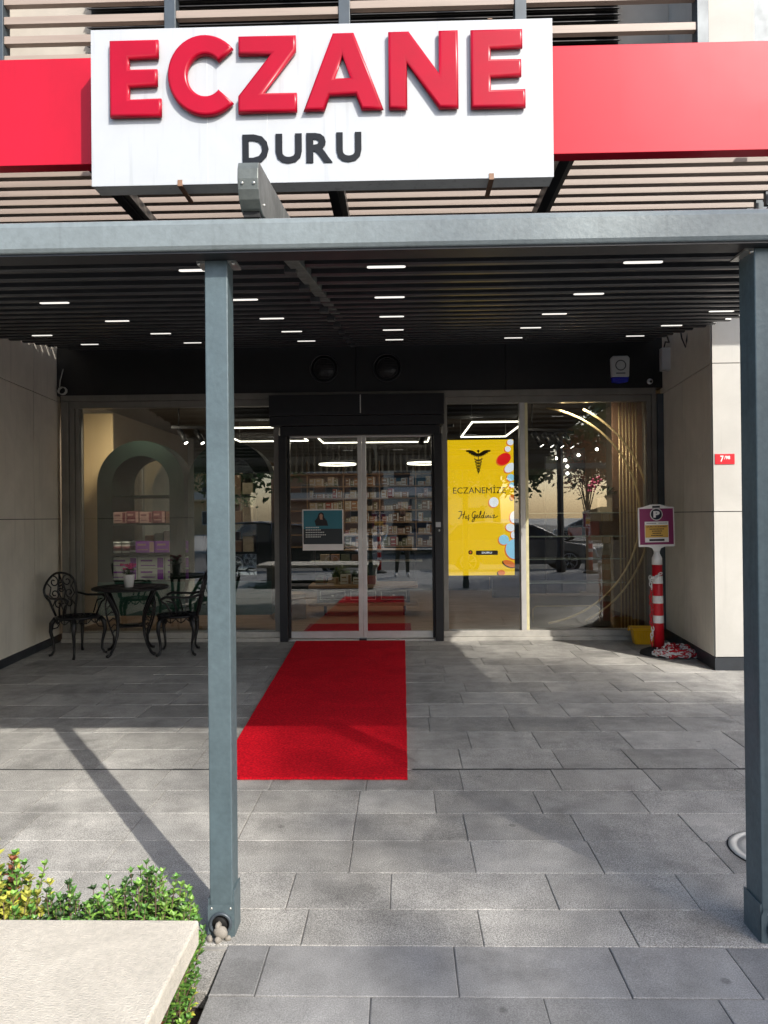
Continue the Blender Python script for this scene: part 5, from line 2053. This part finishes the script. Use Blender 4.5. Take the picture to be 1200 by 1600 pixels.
# ================================================================== STREET BEHIND THE CAMERA (seen in the glass)
def car(name, label, paint, x, y, L, H, rz=0.0, z=-0.14):
    """side profile facing +x; wheels, lamps and glass as parts"""
    t = thing(name, label, 'car', (x, y, z), rz, 'cars parked across the street')
    W_ = 0.88
    mb = MB()
    s = L / 4.3
    lo = [(-2.12, 0.30), (-2.15, 0.62), (-2.05, 0.92), (-1.2, 0.95), (0.9, 0.93), (1.7, 0.80), (2.05, 0.66), (2.13, 0.45), (2.10, 0.26)]
    low = []
    for (cx) in (1.35, -1.32):
        for k in range(9):
            a = PI * k / 8
            low.append((cx + 0.37 * math.cos(a), 0.26 + 0.36 * math.sin(a)))
    prof = lo + low
    n = len(prof)
    secs = ((-W_, 0.965), (-W_ * 0.97, 1.0), (W_ * 0.97, 1.0), (W_, 0.965))
    vs = [(p[0] * s * k, yy, p[1]) for yy, k in secs for p in prof]
    fs = []
    for j in range(3):
        for i in range(n):
            fs.append((j * n + i, j * n + (i + 1) % n, (j + 1) * n + (i + 1) % n, (j + 1) * n + i))
    fs += [tuple(range(n))[::-1], tuple(3 * n + i for i in range(n))]
    mb.add(vs, fs)
    body = mb.build('body', paint, t, 0.03, 3)
    mb = MB()
    top = [(-1.95, 0.94), (-1.55, H - 0.06), (-0.9, H), (0.0, H - 0.02), (0.45, H - 0.10), (1.25, 0.90)]
    nn = len(top)
    vs = [(p[0] * s, -W_ * (0.93 if p[1] < 1 else 0.70), p[1]) for p in top] + [(p[0] * s, W_ * (0.93 if p[1] < 1 else 0.70), p[1]) for p in top]
    mb.add(vs, [tuple(range(nn)), tuple(range(nn, 2 * nn))[::-1]] + [(i, i + nn, (i + 1) % nn + nn, (i + 1) % nn) for i in range(nn)])
    mb.build('windows', 'car_glass', t)
    mb = MB()
    for i in range(1, 4):
        a, b = top[i], top[i + 1]
        mb.add([(a[0] * s, -W_ * 0.70, a[1] + 0.012), (b[0] * s, -W_ * 0.70, b[1] + 0.012), (b[0] * s, W_ * 0.70, b[1] + 0.012), (a[0] * s, W_ * 0.70, a[1] + 0.012)], [(0, 1, 2, 3)])
    for sy in (-1, 1):
        mb.tube([(top[0][0] * s, sy * W_ * 0.93, 0.94), (top[1][0] * s, sy * W_ * 0.71, top[1][1]), (top[2][0] * s, sy * W_ * 0.71, top[2][1]), (top[4][0] * s, sy * W_ * 0.71, top[4][1]), (top[5][0] * s, sy * W_ * 0.93, 0.91)], 0.035, 6)
        mb.tube([(-0.35 * s, sy * W_ * 0.93, 0.94), (-0.35 * s, sy * W_ * 0.71, H - 0.02)], 0.035, 6)
    mb.build('roof_and_pillars', paint, t)
    for wx in (1.35, -1.32):
        for sy in (-1, 1):
            q = MB()
            q.tube([(wx * s, sy * (W_ - 0.19), 0.33), (wx * s, sy * (W_ - 0.02), 0.33)], 0.325, 26)
            wl_ = q.build('wheel', 'tyre', t)
            q = MB()
            yy = sy * (W_ - 0.012)
            q.tube([(wx * s + 0.215 * math.cos(a), yy, 0.33 + 0.215 * math.sin(a)) for a in [2 * PI * k / 24 for k in range(24)]], 0.016, 6, closed=True)
            for k in range(5):
                a = 2 * PI * k / 5 + 0.3
                for da in (-0.16, 0.16):
                    q.tube([(wx * s + 0.04 * math.cos(a), yy, 0.33 + 0.04 * math.sin(a)), (wx * s + 0.21 * math.cos(a + da), yy, 0.33 + 0.21 * math.sin(a + da))], 0.013, 5)
            q.build('rim', 'alloy', wl_)
    for sy in (-1, 1):
        q = MB()
        q.ball((2.02 * s, sy * 0.66, 0.64), 0.12, 10, (0.6, 1.5, 0.65))
        q.build('headlight', 'headlamp', t)
        q = MB()
        q.ball((-2.03 * s, sy * 0.68, 0.75), 0.12, 10, (0.5, 1.2, 0.8))
        q.build('tail_light', 'tail_red', t)
        q = MB()
        q.ball((0.85 * s, sy * (W_ + 0.06), 0.98), 0.09, 10, (0.6, 0.9, 0.7))
        q.build('mirror', paint, t)
    q = MB()
    q.box(2.08 * s, -0.26, 0.40, 2.11 * s, 0.26, 0.51)
    q.build('licence_plate', 'paper_white', t)
    return t


car('parked_car', 'dark hatchback parked at the kerb, reflected in the left door leaf', 'car_dark', -3.35, -3.55, 4.4, 1.48)
car('parked_car', 'grey saloon parked at the kerb, reflected in the right window', 'car_grey', 3.2, -3.55, 4.5, 1.42)
car('parked_car', 'silver saloon parked farther up the street, reflected behind the glass shelves', 'car_silver', 11.2, -26.0, 4.4, 1.40, R_(-160), -0.10)
car('parked_car', 'white roofed dark car far left at the kerb', 'car_silver', -8.6, -3.6, 4.3, 1.45)
make_bollard('red and white bollard standing by the kerb, reflected in the right door leaf', (-0.62, -1.55, 0.002), PI, 0, False)
make_bollard('red and white bollard farther right along the kerb, reflected in the right window', (4.75, -0.9, 0.002), PI, 0, False)


def tree(label, x, y, h, crown, leafmat, seed, n=2600, cz=None, ls=0.11, trunk=0.13, gap=0.25):
    rng = random.Random(seed)
    t = thing('street_tree', label, 'tree', (x, y, -0.12), 0, 'trees along the street')
    tr_ = MB()
    cz = cz or h * 0.62
    tr_.tube([(0, 0, 0), (0.04, 0.02, h * 0.22), (0.0, 0.06, h * 0.42), (0.05, 0.02, cz), (0.0, 0, h * 0.85)], [trunk * 1.25, trunk, trunk * 0.8, trunk * 0.5, trunk * 0.15], 10)
    tips = []
    for i in range(16):
        a = i * 2.4 + rng.uniform(-.3, .3)
        z0 = h * (0.32 + 0.4 * rng.random())
        r = crown[0] * rng.uniform(0.5, 0.92)
        z1 = cz + crown[1] * rng.uniform(-0.6, 0.8)
        r *= math.sqrt(max(0.15, 1 - ((z1 - cz) / crown[1]) ** 2))
        e = Vector((r * math.cos(a), r * math.sin(a), z1))
        m_ = Vector((e.x * 0.45, e.y * 0.45, z0 + (z1 - z0) * 0.6))
        tr_.tube([(0.02, 0.03, z0), m_, e], [trunk * 0.4, trunk * 0.22, trunk * 0.06], 6)
        tips.append(e)
        tips.append(m_.lerp(e, 0.6))
    tr_.build('trunk', 'bark', t)
    lf = MB()
    for tip in tips:
        for k in range(n // len(tips)):
            d = Vector((rng.gauss(0, 1), rng.gauss(0, 1), rng.gauss(0, 0.8)))
            c = tip + d * crown[0] * gap
            s = ls * rng.uniform(0.6, 1.3)
            u = Vector((rng.gauss(0, 1), rng.gauss(0, 1), rng.gauss(0, 0.7))).normalized()
            v = u.orthogonal().normalized()
            lf.add([c - u * s, c + v * s * 0.55, c + u * s, c - v * s * 0.55], [(0, 1, 2, 3)])
    lf.build('crown', leafmat, t)
    return t


tree('slender street tree with rust coloured leaves at the kerb, right of the camera', 4.95, -2.1, 3.9, (0.8, 0.65), 'leaf_orange', 5, 1500, 3.0, 0.05, 0.055, 0.3)
tree('very tall slender tree beyond the side road, unseen far behind on the right, shaped for soft shade on the paving', 18.85, -20.4, 24.5, (2.2, 2.2), 'leaf_tree', 9, 4600, 22.6, 0.13, 0.22, 0.30)  # unseen tree; its crown is placed and sized to half-shade the right paving
for i, (x, y, h, lab) in enumerate(((-7.5, -17.5, 7, 'broad green tree across the street, far left'), (4.5, -17.6, 6.8, 'broad green tree across the street opposite the right window'),
                                    (24.5, -34, 8, 'broad green tree beside the side road'))):
    tree(lab, x, y, h, (2.6, 2.1), 'leaf_tree', 20 + i, 2600, h * 0.6, 0.17, 0.18, 0.24)


def block(label, x, y, w, d, floors, wall, rz=0.0, fh=3.0, nwin=5):
    t = thing('apartment_building', label, 'building', (x, y, -0.32), rz, 'buildings across the street')
    h = floors * fh + 0.8
    mb = MB()
    mb.box(-w / 2, -d, 0, w / 2, 0, h)
    mb.build('wall', wall, t)
    mb = MB()
    mb.box(-w / 2 - 0.3, -d - 0.3, h, w / 2 + 0.3, 0.3, h + 0.35)
    mb.build('roof', 'terracotta', t)
    for f_ in range(floors):
        for k in range(nwin):
            cx = -w / 2 + w * (k + 0.5) / nwin
            z = f_ * fh + 1.0
            q = MB()
            q.box(cx - 0.75, 0.002, z, cx + 0.75, 0.06, z + 1.5)
            wi = q.build('window', 'render_white', t)
            q = MB()
            q.box(cx - 0.66, 0.061, z + 0.09, cx + 0.66, 0.075, z + 1.41)
            q.build('pane', 'win_dark', wi)
    for f_ in range(1, floors):
        q = MB()
        q.box(-w / 2 + 1, 0.08, f_ * fh + 0.55, w / 2 - 1, 1.1, f_ * fh + 0.7)
        b_ = q.build('balcony', wall, t)
        q = MB()
        q.box(-w / 2 + 1, 1.02, f_ * fh + 0.71, w / 2 - 1, 1.08, f_ * fh + 1.5)
        q.build('railing', 'render_white', b_)
    return t


block('tan apartment building far across the street on the left', -27, -60, 16, 12, 3, 'facade_tan')
block('cream apartment building far across the street, left of the tan one', -46, -62, 15, 12, 3, 'facade_cream')
block('brick red apartment building behind the broad trees', -8, -66, 14, 12, 3, 'facade_brick')
block('cream low building behind the grey saloon', 3, -42, 9, 10, 2, 'facade_cream', 0, 3.0, 3)
block('tan apartment building at the right beyond the side road', 32, -52, 14, 12, 4, 'facade_tan')
sb = thing('billboard', 'blue and white street billboard on posts across the road', 'billboard', (0.2, -13.5, -0.3))
part('panel', 'poster_blue', sb, -0.6, -13.5, 2.2, 1.4, -13.4, 3.1)
part('white_strip', 'paper_white', sb, -0.6, -13.39, 2.35, 1.4, -13.385, 2.7)
part('post', 'anthracite', sb, 0.3, -13.5, -0.3, 0.4, -13.41, 2.19)

for (lab, x, y, h) in (('dark broad tree across the street to the right, taller than its neighbours', 10.5, -17.8, 9.5), ('dark broad tree farthest right across the street', 16.5, -18.4, 9.0)):
    tree(lab, x, y, h, (3.2, 3.0), 'leaf_tree', int(x), 3000, h * 0.58, 0.2, 0.2, 0.24)
car('parked_car', 'silver saloon parked across the road opposite the doors', 'car_silver', 1.4, -14.0, 4.4, 1.45)
sl = thing('steel_pole', 'tall dark steel pole at the kerb, reflected in the right window', 'pole', (4.10, -1.36, 0))
mb = MB()
mb.lathe([(0.12, 0.0), (0.12, 0.25), (0.085, 0.3), (0.08, 3.0), (0.072, 6.05), (0.001, 6.08)], 0, 0, 20)
mb.build('pole', 'anthracite_dark', sl)

# ================================================================== THE PHOTOGRAPHER (mirrored in the doors)
def skin(name, joints, edges, m, parent, root=0, sub=2):
    me = D.meshes.new(name)
    me.from_pydata([j[:3] for j in joints], edges, [])
    o = D.objects.new(name, me)
    COL.objects.link(o)
    md = o.modifiers.new('skin', 'SKIN')
    md.use_smooth_shade = True
    sv = me.skin_vertices[0].data if me.skin_vertices else None
    if sv is None:
        bpy.context.view_layer.objects.active = o
        bm = bmesh.new()
        bm.from_mesh(me)
        bm.verts.layers.skin.verify()
        bm.to_mesh(me)
        bm.free()
        sv = me.skin_vertices[0].data
    for i, j in enumerate(joints):
        rx = j[3]
        ry = j[4] if len(j) > 4 else rx
        sv[i].radius = (rx, ry)
        sv[i].use_root = (i == root)
    ss = o.modifiers.new('sub', 'SUBSURF')
    ss.levels = sub
    ss.render_levels = sub
    dg = bpy.context.evaluated_depsgraph_get()
    m2 = D.meshes.new_from_object(o.evaluated_get(dg))
    D.objects.remove(o)
    m2.name = name
    m2.materials.clear()
    if not isinstance(m, (list, tuple)):
        m = [m]
    for q in m:
        m2.materials.append(M[q])
    o = D.objects.new(name, m2)
    COL.objects.link(o)
    o.parent = parent
    for p in m2.polygons:
        p.use_smooth = True
    return o


pe = thing('person', 'person in dark jacket and white trainers holding up a phone', 'person', (0.0, -0.48, 0.0))
# one body surface, local coordinates, facing +y
J = [(0, 0, 0.92, .135, .10), (0, 0.0, 1.10, .13, .095), (0, 0.0, 1.28, .155, .10), (0, 0.0, 1.40, .09, .075), (0, 0.01, 1.48, .052), (0, 0.02, 1.56, .07, .085), (0, 0.03, 1.64, .075, .092), (0, 0.02, 1.70, .055, .065),
     (-.17, 0, 1.385, .062), (-.24, 0.04, 1.16, .046), (-.15, 0.26, 1.32, .036), (-.085, 0.36, 1.45, .026),
     (.17, 0, 1.385, .062), (.24, 0.04, 1.16, .046), (.15, 0.26, 1.32, .036), (.085, 0.36, 1.45, .026),
     (-.09, 0, 0.84, .092), (-.13, 0.03, 0.47, .062), (-.16, -0.01, 0.10, .045), (.09, 0, 0.84, .092), (.11, 0.02, 0.47, .062), (.12, -0.01, 0.10, .045),
     (-.165, 0.02, 0.045, .042), (-.19, 0.16, 0.03, .036), (.125, 0.02, 0.045, .042), (.14, 0.16, 0.03, .036)]
Ed = [(0, 1), (1, 2), (2, 3), (3, 4), (4, 5), (5, 6), (6, 7), (2, 8), (8, 9), (9, 10), (10, 11), (2, 12), (12, 13), (13, 14), (14, 15), (0, 16), (16, 17), (17, 18), (0, 19), (19, 20), (20, 21),
      (18, 22), (22, 23), (21, 24), (24, 25)]
body = skin('body', J, Ed, ['skin_tone', 'jacket', 'trousers', 'sneaker'], pe)
for p in body.data.polygons:
    c = p.center
    if c.z > 1.455 or (c.y > 0.335 and c.z > 1.3):
        p.material_index = 0
    elif c.z > 0.90:
        p.material_index = 1
    elif c.z > 0.10:
        p.material_index = 2
    else:
        p.material_index = 3
mb = MB()
mb.ball((0, 0.015, 1.665), 0.098, 16, (0.92, 1.06, 0.98))
hr = mb.build('hair', 'hair', pe)
hr.data.vertices.foreach_get  # hair shell: keep only the crown and the back
bm = bmesh.new()
bm.from_mesh(hr.data)
bmesh.ops.delete(bm, geom=[v for v in bm.verts if v.co.z < 1.60 or (v.co.y > 0.075 and v.co.z < 1.70)], context='VERTS')
bm.to_mesh(hr.data)
bm.free()
mb = MB()
mb.ball((0, 0.122, 1.60), 0.014, 8, (0.8, 1.2, 1.6))
mb.build('nose', 'skin_tone', pe)
for s in (-1, 1):
    mb = MB()
    mb.ball((s * 0.030, 0.112, 1.628), 0.010, 8, (1.3, .5, .8))
    mb.build('eye', 'ink', pe)
    mb = MB()
    mb.ball((s * 0.078, 0.03, 1.61), 0.022, 8, (.4, .8, 1.3))
    mb.build('ear', 'skin_tone', pe)
mb = MB()
mb.ball((0, 0.108, 1.555), 0.022, 8, (1.1, .4, .35))
mb.build('mouth', 'petal', pe)
for s in (-1, 1):
    jj = [(s * .085, 0.36, 1.445, .024, .014), (s * .075, 0.395, 1.475, .030, .013)]
    ee = [(0, 1)]
    for k, (dz, ln) in enumerate(((0.032, 0.9), (0.012, 1.0), (-0.008, 0.95), (-0.026, 0.75))):
        b = len(jj)
        jj += [(s * .072, 0.415, 1.485 + dz, .0085), (s * .062, 0.44 * 1.0, 1.49 + dz, .0078), (s * (.062 - .02 * ln), 0.447, 1.49 + dz, .0068)]
        ee += [(1, b), (b, b + 1), (b + 1, b + 2)]
    b = len(jj)
    jj += [(s * .062, 0.385, 1.455, .0098), (s * .045, 0.405, 1.455, .009), (s * .030, 0.418, 1.462, .008)]
    ee += [(0, b), (b, b + 1), (b + 1, b + 2)]
    skin('hand', jj, ee, 'skin_tone', pe, 0, 1)
ph = thing('phone', 'black phone held up by the person reflected in the doors', 'phone', (0.0, -0.045, 1.495))
mb = MB()
mb.prism([(-0.073, -0.036), (-0.073, 0.036), (0.073, 0.036), (0.073, -0.036)], 'y', -0.004, 0.004)
mb.build('case', 'ink', ph, 0.003)
mb = MB()
mb.box(-0.066, -0.0056, -0.031, 0.066, -0.0042, 0.031)
mb.build('screen', 'navy', ph)
